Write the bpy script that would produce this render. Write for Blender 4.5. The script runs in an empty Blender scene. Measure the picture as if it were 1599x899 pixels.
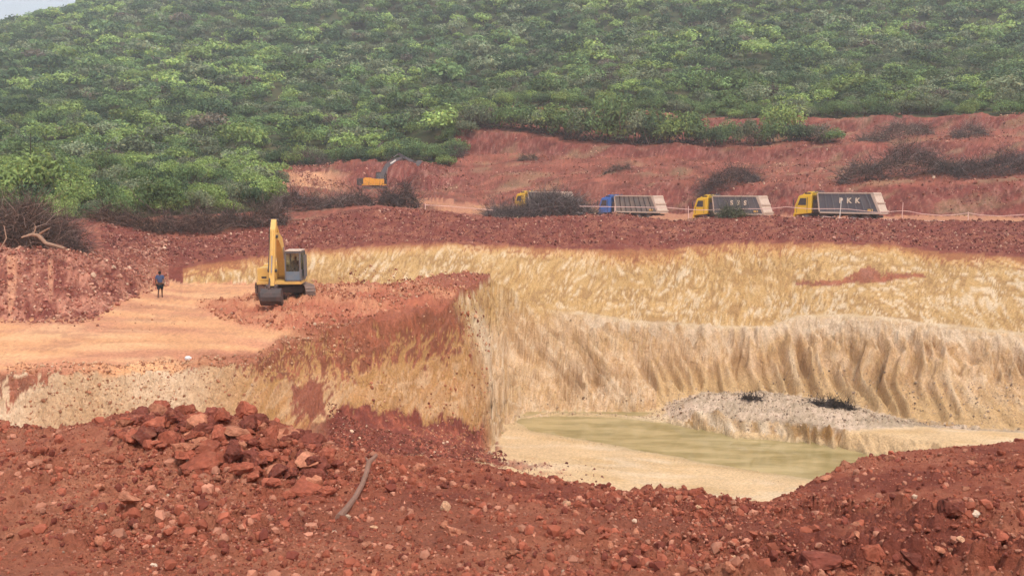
import bpy, bmesh, math, random
import numpy as np
from mathutils import Vector, Matrix, Euler
from mathutils.geometry import delaunay_2d_cdt

SC = bpy.context.scene
COL = SC.collection
R = math.radians
random.seed(7)
rng = np.random.default_rng(11)

# ------------------------------------------------------------------ camera
F = 1400.0                      # focal length in photo pixels (photo 1599 wide)
PITCH = math.atan(159.5 / F)
CZ = 8.0                        # camera height in the world
cam_d = bpy.data.cameras.new('camera')
cam = bpy.data.objects.new('camera', cam_d)
COL.objects.link(cam)
cam.location = (0, 0, CZ)
cam.rotation_euler = (R(90) - PITCH, 0, 0)
cam_d.sensor_width = 36.0
cam_d.lens = 36.0 * F / 1599.0
cam_d.clip_start = 0.1
cam_d.clip_end = 6000
SC.camera = cam

# ------------------------------------------------------------------ light
SUN_EL, SUN_AZ = R(60), R(152)  # azimuth measured from +Y clockwise: behind the camera, a little to its side
w = bpy.data.worlds.new('World')
SC.world = w
w.use_nodes = True
nt = w.node_tree
nt.nodes.clear()
sky = nt.nodes.new('ShaderNodeTexSky')
sky.sky_type = 'NISHITA'
sky.sun_disc = False
sky.sun_elevation = SUN_EL
sky.sun_rotation = SUN_AZ
sky.air_density = 1.0
sky.dust_density = 6.0
sky.ozone_density = 1.0
bg = nt.nodes.new('ShaderNodeBackground')
bg.inputs['Strength'].default_value = 0.12
wo = nt.nodes.new('ShaderNodeOutputWorld')
# thin white overcast veiling the blue
veil = nt.nodes.new('ShaderNodeMix'); veil.data_type = 'RGBA'
veil.inputs[0].default_value = 0.6; veil.inputs[7].default_value = (4.9, 5.0, 5.3, 1)
nt.links.new(sky.outputs[0], veil.inputs[6]); nt.links.new(veil.outputs[2], bg.inputs[0])
nt.links.new(bg.outputs[0], wo.inputs[0])
sl = bpy.data.lights.new('sun', 'SUN')
sl.energy = 1.5
sl.angle = R(12)
sl.color = (1.0, 0.95, 0.88)
sun = bpy.data.objects.new('sun', sl)
COL.objects.link(sun)
sd = Vector((math.sin(SUN_AZ) * math.cos(SUN_EL), math.cos(SUN_AZ) * math.cos(SUN_EL), math.sin(SUN_EL)))
sun.rotation_euler = (-sd).to_track_quat('-Z', 'Y').to_euler()
sun.location = (0, -20, 60)
SC.view_settings.view_transform = 'Standard'
SC.view_settings.look = 'None'
SC.view_settings.exposure = 0.76
SC.view_settings.gamma = 1
SC.view_settings.use_curve_mapping = False
SC.cycles.use_denoising = True
SC.cycles.max_bounces = 5
SC.cycles.diffuse_bounces = 3
SC.cycles.glossy_bounces = 2
SC.cycles.transmission_bounces = 3
SC.cycles.volume_bounces = 2
SC.cycles.transparent_max_bounces = 6
SC.cycles.use_adaptive_sampling = True
SC.cycles.adaptive_threshold = 0.03

# ------------------------------------------------------------------ numpy noise
def _h(ix, iy, iz, seed):
    n = (ix.astype(np.int64) * 374761393 + iy.astype(np.int64) * 668265263 + iz * 2147483647 + seed * 974634777) & 0xFFFFFFFF
    n = ((n ^ (n >> 13)) * 1274126177) & 0xFFFFFFFF
    n = (n ^ (n >> 16)) & 0xFFFFFFFF
    n = (n * 2246822519) & 0xFFFFFFFF
    return ((n ^ (n >> 15)) & 0xFFFF) / 65535.0

def vn(x, y, seed=0):
    """value noise, -1..1"""
    x = np.asarray(x, float); y = np.asarray(y, float)
    ix = np.floor(x); iy = np.floor(y)
    fx = x - ix; fy = y - iy
    fx = fx * fx * (3 - 2 * fx); fy = fy * fy * (3 - 2 * fy)
    a = _h(ix, iy, 0, seed); b = _h(ix + 1, iy, 0, seed)
    c = _h(ix, iy + 1, 0, seed); d = _h(ix + 1, iy + 1, 0, seed)
    return 2 * ((a * (1 - fx) + b * fx) * (1 - fy) + (c * (1 - fx) + d * fx) * fy) - 1

def fbm(x, y, seed=0, octv=4, gain=0.5):
    s = 0; a = 1.0; t = 0
    for i in range(octv):
        s = s + a * vn(x, y, seed + i * 17); t += a
        x, y = 1.6 * x - 1.2 * y + 3.1, 1.2 * x + 1.6 * y - 1.7
        a *= gain
    return s / t

def cells(x, y, seed=0):
    """clod-like lumps: 0..1 domes on a jittered grid"""
    ix = np.floor(x); iy = np.floor(y)
    best = np.zeros_like(np.asarray(x, float))
    for dx in (-1, 0, 1):
        for dy in (-1, 0, 1):
            jx = ix + dx; jy = iy + dy
            px = jx + 0.15 + 0.7 * _h(jx, jy, 1, seed); py = jy + 0.15 + 0.7 * _h(jx, jy, 2, seed)
            r = 0.12 + 0.5 * _h(jx, jy, 3, seed) ** 2.2
            d2 = ((x - px) ** 2 + (y - py) ** 2) / (r * r)
            best = np.maximum(best, np.sqrt(np.clip(1 - d2, 0, 1)) * r * 1.6)
    return best

def sst(a, b, x):
    t = np.clip((x - a) / (b - a), 0, 1)
    return t * t * (3 - 2 * t)
# ------------------------------------------------------------------ terrain survey
# The quarry was surveyed by bearing, distance and level from the camera's station; heights relative to the station.
cp, sp = math.cos(PITCH), math.sin(PITCH)
def P(px, py, Y):
    x = (px - 799.5) / F; v = -(py - 449.5) / F
    t = Y / (cp + v * sp)
    return (x * t, Y, (-sp + v * cp) * t + CZ)
def PZ(px, py, z):
    """point on the bearing px,py at level z below/above the station"""
    x = (px - 799.5) / F; v = -(py - 449.5) / F
    t = z / (-sp + v * cp)
    return (x * t, (cp + v * sp) * t, z + CZ)
def PX(px, Y, z):
    """point at bearing px, distance Y and level z"""
    py = 290 - z / Y * F
    return (P(px, py, Y)[0], Y, z + CZ)

def line(*pts): return [P(*p) for p in pts]
L = {}
L['fg0'] = [(-60, -60, CZ - 1.9), (0, -60, CZ - 1.9), (60, -60, CZ - 1.9), (60, -5, CZ - 1.7), (0, -3, CZ - 1.65), (-60, -5, CZ - 1.7)]
L['fg00'] = [(-30, 1.5, CZ - 1.75), (0, 1.5, CZ - 1.75), (30, 1.5, CZ - 1.75)]
L['fg1'] = line((-500, 899, 7.2), (0, 899, 7.2), (400, 899, 7.3), (800, 899, 7.2), (1250, 899, 7.1), (1599, 890, 7.4), (2100, 880, 7.2))
L['fg2'] = line((-500, 790, 9.6), (0, 785, 9.7), (200, 790, 9.5), (350, 800, 9.5), (530, 805, 9.2), (700, 795, 9.6), (900, 815, 9.3), (1100, 835, 9.0), (1230, 835, 9.0), (1400, 825, 9.8), (1599, 800, 10.5), (2100, 790, 10.5))
L['fg3'] = line((-500, 710, 12), (0, 715, 11.6), (130, 715, 11.4), (200, 722, 11.2), (330, 742, 10.8), (480, 775, 10.3), (550, 790, 10.0), (620, 765, 10.6), (760, 755, 11), (900, 775, 10.8))
L['crest'] = line((-500, 690, 15), (-100, 672, 14.5), (0, 669, 14), (90, 669, 14), (165, 660, 13.7), (200, 641, 13.4), (235, 630, 13.2), (300, 636, 13), (390, 638, 12.8), (450, 655, 12.6), (520, 689, 12.3), (565, 716, 12), (605, 739, 11.8), (645, 720, 12), (690, 709, 12.2), (760, 719, 12.2), (830, 739, 12), (950, 760, 11.8), (1090, 782, 11.6), (1150, 797, 11.6), (1195, 797, 12.5))
L['crest_e'] = line((1195, 797, 12.5), (1215, 782, 14), (1230, 762, 15.5), (1270, 738, 17), (1330, 718, 18), (1400, 704, 19), (1470, 707, 19.5), (1530, 703, 19), (1599, 688, 18), (1700, 665, 18), (2100, 640, 18))
L['crest_m'] = line((1300, 800, 13), (1450, 785, 13.5), (1599, 765, 13), (2100, 750, 13))
L['drop1'] = [PX(-500, 21, -8.5), PX(0, 20, -8.5), PX(400, 19, -8.5), PX(605, 17.5, -8.2), PX(800, 18, -9), PX(1100, 17.5, -9), PX(1200, 19, -9.5), PX(1300, 23, -10.5), PX(1500, 25, -11), PX(2100, 24, -11)]
L['drop2'] = [PX(-500, 27, -13), PX(0, 27, -13), PX(400, 26, -13), PX(605, 26, -12.9), PX(800, 26.5, -15), PX(1100, 27, -15.7), PX(1300, 32, -16), PX(1600, 34, -16), PX(2100, 32, -16)]
L['floor1'] = [PX(-500, 34, -13.2), PX(0, 35, -13.2), PX(300, 36.5, -13.2), PX(450, 38.5, -13.1), PX(600, 40, -13.1), PX(680, 40, -13.6), PX(760, 41, -14.8), PX(900, 41, -15.6), PX(1150, 42, -15.9), PX(1400, 44, -16), PX(1700, 42, -16)]
L['pool'] = [PX(575, 40.7, -13.25), PX(600, 41, -13.3), PX(640, 41.3, -13.4)]
# north edge of the lower bench (where person and excavator stand), and the foot of its face
L['edge'] = line((-500, 585, 37), (-100, 582, 38), (0, 580, 38.5), (100, 578, 39), (200, 574, 39.5), (300, 568, 40.5), (400, 560, 41.5), (440, 537, 45), (480, 527, 46.5), (550, 510, 49), (620, 498, 51.5), (680, 484, 54.5), (703, 474, 56), (716, 463, 60), (742, 447, 66), (764, 435, 72))
L['face'] = [PX(-500, 36, -10.6), PX(-100, 36.9, -10.6), PX(0, 37.4, -10.7), PX(100, 37.8, -10.7), PX(200, 38.3, -10.7), PX(300, 39.3, -10.7), PX(400, 40.2, -10.5)] + line((470, 615, 43.6), (560, 600, 47.2), (640, 590, 50.3), (700, 580, 53.6), (738, 570, 55.6), (748, 560, 60))
L['foot'] = [PX(-500, 35, -12.9), PX(0, 36.3, -12.9), PX(200, 37.4, -12.9), PX(300, 38.3, -12.9), PX(430, 40.2, -12.6)] + line((530, 655, 44.6), (600, 663, 47), (640, 662, 49), (700, 675, 51.3), (762, 700, 53.4), (786, 668, 59.5), (806, 652, 63.3))
L['side'] = line((756, 520, 66), (766, 560, 63.6), (786, 615, 63.8))
L['toe'] = line((450, 708, 41.6), (560, 701, 43.3), (630, 706, 44.8), (700, 713, 46.3), (775, 716, 50))
L['shore_n'] = [PZ(a, b, -16.5) for a, b in ((775, 666), (850, 678), (950, 696), (1080, 721), (1200, 741), (1260, 750), (1400, 782), (1700, 840))]
L['bed'] = [PZ(a, b, -17.4) for a, b in ((840, 668), (950, 682), (1060, 697), (1180, 716), (1300, 733), (1420, 750), (1700, 790))]
L['shore_f'] = [PZ(a, b, -17.0) for a, b in ((825, 662), (880, 661), (960, 664), (1050, 672), (1100, 681), (1150, 694), (1250, 701), (1360, 720), (1450, 735), (1700, 770))]
L['shore_ff'] = [PZ(a, b, -16.45) for a, b in ((800, 651), (850, 644), (960, 646), (1040, 655))]
L['sh_bot'] = [PZ(a, b, -16.6) for a, b in ((1085, 668), (1130, 681), (1200, 689), (1300, 700), (1366, 711), (1450, 724), (1700, 755))]
L['sh_top'] = [PZ(a, b, -15.5) for a, b in ((1085, 640), (1130, 647), (1200, 651), (1306, 668), (1411, 682), (1540, 701), (1700, 715))]
L['sh_in'] = [PZ(a, b, -15.25) for a, b in ((1085, 622), (1150, 624), (1230, 630), (1300, 640), (1370, 652), (1450, 668), (1700, 690))]
L['plat1'] = [PX(-500, 42, -7.8), PX(0, 42, -7.7), PX(300, 43, -7.7), PX(420, 45.5, -7.8)]
L['plat2'] = [PX(-500, 46, -7.5), PX(0, 46.5, -7.4), PX(200, 48, -7.4), PX(330, 50, -7.45), PX(470, 50, -7.55), PX(600, 54, -7.35), PX(690, 58.5, -7.2)]
L['plat3'] = [PX(200, 56, -7.2), PX(330, 57, -7.2), PX(430, 57, -7.3), PX(500, 58, -7.0), PX(560, 59, -7.2), PX(640, 62, -7.2), PX(700, 65, -7.1)]
L['plat4'] = [PX(300, 62, -7.1), PX(400, 63, -7.1), PX(500, 64, -7.3), PX(600, 66, -7.4), PX(660, 68, -7.2), PX(700, 69, -6.95), PX(735, 70, -6.9)]
# heap of dug soil on the west side
L['heap_b'] = line((-500, 508, 47), (-100, 501, 48), (0, 500, 48.5), (100, 500, 48.6), (150, 497, 49), (188, 470, 53), (235, 454, 59), (262, 446, 63))
L['heap_t'] = line((-500, 405, 50), (-100, 400, 51.5), (0, 399, 52), (100, 402, 54), (160, 406, 57), (200, 420, 61), (240, 428, 65))
L['heap_s'] = line((-500, 375, 57), (0, 382, 58), (100, 385, 61), (170, 388, 66), (230, 398, 70))
# back wall: foot on the bench, foot in the pit, ledge, change of colour, top
L['wfoot_a'] = line((285, 443, 65), (330, 443, 66), (400, 444, 67), (500, 447, 67.6), (620, 447, 69), (700, 440, 71.5), (766, 434, 74))
L['wfoot_b'] = line((822, 648, 64.9), (850, 644, 65.1), (920, 645, 65), (1000, 648, 64.8), (1045, 632, 65.5), (1100, 613, 66.5), (1200, 613, 66), (1313, 630, 63.5), (1396, 654, 60.5), (1540, 670, 57), (1599, 674, 56.5), (2100, 690, 50))
L['wcorner'] = line((784, 520, 70.5), (797, 560, 68.5), (810, 600, 66.7))
L['wlow'] = line((850, 560, 68.5), (950, 560, 68.4), (1050, 560, 68.4), (1200, 560, 68.0), (1300, 560, 66.0), (1400, 570, 63.4), (1500, 585, 60.9), (1599, 600, 58.9), (2100, 600, 52.9))
L['lip'] = line((850, 487, 71), (906, 489, 70.7), (996, 503, 70.2), (1058, 507, 70), (1113, 511, 69.8), (1200, 512, 69.3), (1247, 494, 69), (1321, 493, 67.3), (1391, 498, 65.6), (1461, 508, 64), (1599, 522, 61), (2100, 530, 55))
L['ledge'] = line((870, 484, 71.2), (906, 487, 71.6), (996, 500, 71.6), (1058, 504, 71.6), (1113, 508, 71.3), (1200, 508, 70.8), (1247, 491, 70.4), (1321, 490, 68.7), (1391, 495, 67.0), (1461, 505, 65.4), (1599, 519, 62.4), (2100, 527, 56.4))
L['wlow'] = line((850, 560, 68.5), (950, 560, 68.6), (1050, 560, 68.6), (1200, 560, 68.2), (1300, 560, 66.2), (1400, 570, 63.6), (1500, 585, 61.1), (1599, 600, 59.1), (2100, 600, 53.1))
L['ytop'] = line((285, 420, 66.5), (340, 410, 67.5), (400, 400, 69), (520, 387, 71), (640, 381, 74.3), (700, 380, 76.5), (766, 383, 77.3), (900, 389, 77.5), (1050, 388, 77.5), (1150, 378, 77), (1300, 378, 75.5), (1400, 383, 73.5), (1475, 394, 71.5), (1599, 402, 68.5), (2100, 410, 62))
L['btop'] = line((160, 350, 76), (220, 372, 75), (300, 376, 77), (380, 366, 79), (450, 352, 82), (520, 337, 84), (600, 327, 87), (680, 333, 88), (770, 345, 88), (900, 336, 90), (960, 333, 91), (1000, 339, 90), (1050, 346, 89), (1100, 340, 89), (1190, 337, 88), (1290, 341, 87), (1440, 345, 85), (1599, 346, 82), (2100, 350, 75))
L['btop2'] = line((520, 334, 87), (600, 322, 90), (680, 328, 91.5))
# haul road: its near and far sides
L['road_a'] = [PX(2100, 78, -4), PX(1599, 85.5, -3.9), PX(1440, 88.5, -3.85), PX(1290, 91, -3.9), PX(1190, 93, -4), PX(1050, 97, -4.1), PX(900, 101, -4.1), PX(770, 104, -4), PX(690, 110, -3.5), PX(640, 122, -2.4), PX(600, 131, -1.4), PX(540, 134, -1.2)]
L['road_b'] = [PX(2100, 89, -3.6), PX(1599, 97, -3.5), PX(1440, 100, -3.4), PX(1300, 104, -3.7), PX(1190, 110, -3.9), PX(1050, 119, -4.0), PX(900, 126, -3.8), PX(800, 131, -3.4), PX(740, 137, -2.4), PX(690, 142, -1.3), PX(600, 144, -0.9), PX(520, 143, -0.9), PX(450, 139, -0.9)]
L['b1top'] = line((2100, 280, 93), (1599, 284, 101), (1500, 288, 103), (1400, 291, 105), (1300, 296, 108), (1200, 294, 114), (1090, 292, 122), (990, 290, 129), (900, 290, 134), (850, 293, 137), (780, 300, 139), (740, 290, 143), (700, 266, 147), (640, 256, 148), (560, 257, 148), (500, 264, 147), (440, 270, 144), (420, 275, 138))
L['t2'] = line((2100, 262, 105), (1599, 264, 113), (1400, 262, 124), (1200, 266, 132), (1000, 262, 141), (850, 262, 146), (760, 262, 150))
L['b2b'] = line((2100, 250, 117), (1599, 256, 126), (1400, 252, 136), (1200, 256, 143.5), (1100, 254, 147), (1000, 250, 150), (900, 247, 153), (860, 246, 154.5), (800, 243, 157.5), (720, 243, 160))
L['b2t'] = line((2100, 222, 121), (1599, 226, 130), (1400, 230, 139), (1200, 234, 146), (1100, 238, 149), (1000, 231, 152), (900, 228, 155), (860, 220, 157), (800, 212, 160), (715, 205, 163))
L['t3'] = line((2100, 208, 132), (1599, 207, 141), (1450, 208, 147.5), (1300, 207, 154.5), (1100, 209, 164.5), (1000, 204, 169), (900, 196, 173), (800, 186, 177))
L['b3t'] = line((2100, 182, 134), (1599, 184, 143), (1450, 188, 150), (1300, 190, 157), (1200, 190, 162), (1100, 188, 167), (1000, 178, 172), (900, 170, 176), (800, 165, 180), (720, 190, 172))
# hill
L['h0'] = line((-500, 350, 80), (0, 350, 78), (90, 348, 77), (160, 340, 80), (250, 340, 86), (350, 335, 92), (450, 328, 98), (500, 320, 104), (470, 300, 118), (430, 290, 128))
L['h1'] = line((-500, 300, 100), (0, 296, 100), (200, 290, 110), (330, 285, 120), (410, 276, 140))
L['h2'] = line((-500, 262, 135), (0, 250, 150), (200, 248, 158), (430, 250, 160), (560, 240, 164), (700, 225, 168))
L['h3'] = line((-500, 225, 200), (0, 175, 220), (200, 165, 230), (430, 168, 225), (700, 160, 222), (1000, 125, 220), (1300, 130, 215), (1599, 125, 205), (2100, 130, 190))
L['h4'] = line((-500, 195, 270), (0, 95, 310), (200, 85, 320), (430, 85, 310), (700, 80, 300), (1000, 50, 300), (1300, 50, 290), (1599, 50, 280), (2100, 60, 270))
L['ridge'] = line((-900, 250, 300), (-500, 170, 330), (-200, 95, 390), (0, 42, 420), (110, 14, 430), (300, -40, 450), (800, -130, 480), (1600, -180, 500), (2100, -160, 450))
L['back'] = [(-700, 600, 20), (-250, 560, 60), (100, 640, 90), (500, 650, 90)]
L['far'] = [(-1700, -1500, 5), (0, -1500, 5), (1700, -1500, 5), (1700, 0, 5), (1700, 1700, 5), (0, 1700, 5), (-1700, 1700, 5), (-1700, 0, 5), (-400, -300, 5), (400, -300, 5), (-300, 60, 4), (300, 60, 4), (300, 150, 25)]
def resample(pts, step):
    out = []
    for a, b in zip(pts[:-1], pts[1:]):
        d = math.dist(a[:2], b[:2]); n = max(1, int(d / step))
        for i in range(n):
            t = i / n
            out.append(tuple(a[k] * (1 - t) + b[k] * t for k in range(3)))
    out.append(pts[-1])
    return out
pts = []
for k, v in L.items():
    if k in ('fg0', 'far', 'back', 'fg00'):
        pts += v
    elif k in ('ridge', 'h0', 'h1', 'h2', 'h3', 'h4'):
        pts += resample(v, 5)
    else:
        pts += resample(v, 0.7 if k in ('edge', 'face', 'foot', 'side', 'toe', 'lip', 'ledge', 'wfoot_b', 'wfoot_a', 'ytop', 'wcorner', 'wlow', 'shore_n', 'shore_f', 'shore_ff', 'sh_bot', 'sh_top', 'sh_in') else 1.6)
pts = np.array(pts)
res = delaunay_2d_cdt([Vector(p[:2]) for p in pts], [], [], 0, 1e-4)
V2 = np.array([v[:] for v in res[0]]); TR = res[2]; ov = res[3]
ZV = np.array([pts[o[0], 2] for o in ov])

class Raster:
    def __init__(s, x0, x1, y0, y1, c):
        s.x0, s.y0, s.c = x0, y0, c
        s.nx = int((x1 - x0) / c) + 1; s.ny = int((y1 - y0) / c) + 1
        s.z = np.full((s.ny, s.nx), CZ - 3.0)
        for t in TR:
            p = V2[list(t)]; z = ZV[list(t)]
            lo = (p.min(0) - (x0, y0)) / c; hi = (p.max(0) - (x0, y0)) / c
            i0, j0 = max(0, int(math.ceil(lo[0] - 1e-6))), max(0, int(math.ceil(lo[1] - 1e-6)))
            i1, j1 = min(s.nx - 1, int(hi[0])), min(s.ny - 1, int(hi[1]))
            if i1 < i0 or j1 < j0: continue
            X = x0 + np.arange(i0, i1 + 1)[None, :] * c; Y = y0 + np.arange(j0, j1 + 1)[:, None] * c
            (ax, ay), (bx, by), (cx, cy) = p
            D = (by - cy) * (ax - cx) + (cx - bx) * (ay - cy)
            if abs(D) < 1e-12: continue
            A = ((by - cy) * (X - cx) + (cx - bx) * (Y - cy)) / D
            B = ((cy - ay) * (X - cx) + (ax - cx) * (Y - cy)) / D
            G = 1 - A - B
            m = (A >= -1e-6) & (B >= -1e-6) & (G >= -1e-6)
            zz = A * z[0] + B * z[1] + G * z[2]
            s.z[j0:j1 + 1, i0:i1 + 1][m] = zz[m]
    def blur(s, n):
        for _ in range(n):
            z = np.pad(s.z, 1, mode='edge')
            z = (z[:-2] + z[1:-1] * 2 + z[2:]) / 4
            s.z = (z[:, :-2] + z[:, 1:-1] * 2 + z[:, 2:]) / 4
        return s
    def get(s, x, y):
        fx = np.clip((np.asarray(x, float) - s.x0) / s.c, 0, s.nx - 1.001); fy = np.clip((np.asarray(y, float) - s.y0) / s.c, 0, s.ny - 1.001)
        i = fx.astype(int); j = fy.astype(int); a = fx - i; b = fy - j
        z = s.z
        return (z[j, i] * (1 - a) + z[j, i + 1] * a) * (1 - b) + (z[j + 1, i] * (1 - a) + z[j + 1, i + 1] * a) * b
RN = Raster(-85, 95, -4, 180, 0.2).blur(2)
RF = Raster(-1600, 1600, -400, 1600, 4.0).blur(1)
def base(x, y):
    x = np.asarray(x, float); y = np.asarray(y, float)
    e = np.minimum(np.minimum(x + 85, 95 - x), np.minimum(y + 4, 180 - y))
    wgt = sst(0, 8, e)
    return RN.get(x, y) * wgt + RF.get(x, y) * (1 - wgt)

def YL(name, x, y):
    """distance of the named line on the bearing of x,y"""
    p = np.array(sorted((q[0] / q[1], q[1]) for q in L[name]))
    return np.interp(x / np.maximum(y, 0.5), p[:, 0], p[:, 1])
def U(px): return P(px, 400, 100)[0] / 100
HS = [(-500, 79), (160, 81), (250, 87), (400, 95), (432, 99), (440, 149), (560, 150), (700, 150), (720, 174), (800, 181), (1000, 174), (1200, 164), (1300, 159), (1450, 152), (1599, 145), (2100, 136)]
def yhill(x, y):
    return np.interp(x / np.maximum(y, 0.5), [U(a) for a, b in HS], [b for a, b in HS])

def masks(x, y):
    M = {}
    u = x / np.maximum(y, 0.5)
    front = (y > 2) & (np.abs(u) < 1.2)
    cr = np.where(u < U(1195), YL('crest', x, y), YL('crest_e', x, y))
    left = u < U(766)
    edge = YL('edge', x, y); foot = YL('foot', x, y)
    wf = np.where(left, YL('wfoot_a', x, y), YL('wfoot_b', x, y))
    wf = np.where(u < U(262), YL('heap_b', x, y), wf)
    yt = np.where(u < U(285), wf, YL('ytop', x, y))
    bt = YL('btop', x, y)
    M['u'] = u
    M['fg'] = ~front | (y < cr + 4)
    M['pit'] = front & ~M['fg'] & np.where(left, y < edge, y < wf)
    M['plat'] = front & left & (y >= edge) & (y < wf)
    M['wall'] = front & (y >= wf) & (y < yt)
    M['d_top'] = yt - y
    M['edge_d'] = edge - y
    M['left'] = left
    M['foot'] = foot
    M['bank'] = front & (y >= yt) & (y < bt)
    hl = yhill(x, y)
    M['terr'] = front & (y >= bt) & (y < hl)
    M['hill'] = front & (y >= hl)
    M['heap'] = front & (u < U(262)) & (y >= wf) & (y < hl)
    M['cr'] = cr
    return M

def marks(x, zl, M):
    """tooth marks of the buckets on a cut face: strokes in patches that lean one way or the other; returns depth and tone, -1..1"""
    y_ = x / np.where(np.abs(M['u']) < 1e-4, 1e-4, M['u'])
    x = x + sst(U(708), U(730), M['u']) * sst(U(800), U(770), M['u']) * sst(73, 66, y_) * 0.8 * (y_ - 56)
    xw = x + 0.45 * vn(x / 2.2, zl / 2.0, 32) + 0.18 * vn(x * 1.4, zl * 1.4, 33)
    zw = zl + 0.5 * vn(x / 2.5, zl / 2.0, 38)
    n1 = vn(x / 3.5, zl / 2.2, 31) + 0.6 * vn(x / 1.6, zl / 1.2, 39)
    sp = M['pit'] & M['left']
    sw = np.clip(sp * sst(U(770), U(720), M['u']), 0, 1)
    n1 = n1 * (1 - 0.5 * sw) - 0.45 * sw
    wl = sst(0.0, 0.5, n1); wr = sst(0.0, 0.5, -n1); wc = 1 - wl - wr
    def strokes(k, sd):
        s = xw + k * zw
        rd = 1 - 2 * np.abs(vn(s * 2.0, zw * 0.55, sd)) ** 0.7
        fine = vn(s * 5.0, zw * 1.4, sd + 1) * 0.7 + vn(s * 9.5, zw * 3.0, sd + 2) * 0.45
        return rd * 0.7 + fine, vn(s * 4.2, zw * 1.3, sd + 3) * 0.55 + vn(s * 9.0, zw * 2.6, sd + 4) * 0.55
    a = strokes(0.75, 200); b = strokes(-0.75, 210); c = strokes(0.08, 220)
    g = wl * a[0] + wr * b[0] + wc * c[0]; t = wl * a[1] + wr * b[1] + wc * c[1]
    hz = sst(0.3, 0.6, vn(x / 6 + 2.3, zl / 2.5, 230)) * M['wall'] * 0.8
    hs = vn(x * 1.4, (zw + 0.25 * vn(x * 1.3, zl, 231)) * 6.5, 232)
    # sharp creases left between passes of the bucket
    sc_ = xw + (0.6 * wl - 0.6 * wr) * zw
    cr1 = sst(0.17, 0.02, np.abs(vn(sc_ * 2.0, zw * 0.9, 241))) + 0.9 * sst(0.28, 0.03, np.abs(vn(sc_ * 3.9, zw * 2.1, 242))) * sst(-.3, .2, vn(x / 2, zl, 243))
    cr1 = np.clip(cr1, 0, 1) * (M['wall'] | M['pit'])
    return g * 0.75 * (1 - 0.8 * hz) + hz * hs * 0.6 - 1.1 * cr1, 0.12 + t * 0.55 * (1 - 0.8 * hz) + hz * hs * 0.5 - 1.05 * cr1  # tone drops with depth in the creases: their shade painted into the colour

def gouges(x, zl):
    lean = np.interp(x, [-2, 4, 10, 16, 20], [1.4, 1.25, 0.85, 0.2, 0.0])
    sb = x + 0.7 * vn(x / 2.5, zl / 2, 41) + lean * (zl + 13)
    return (1 - np.abs(vn(sb * 1.5, zl * 0.35, 40)) * 2.6) * 0.6 + 0.6 * vn(sb * 3.0, zl * 0.7, 42)

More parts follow.
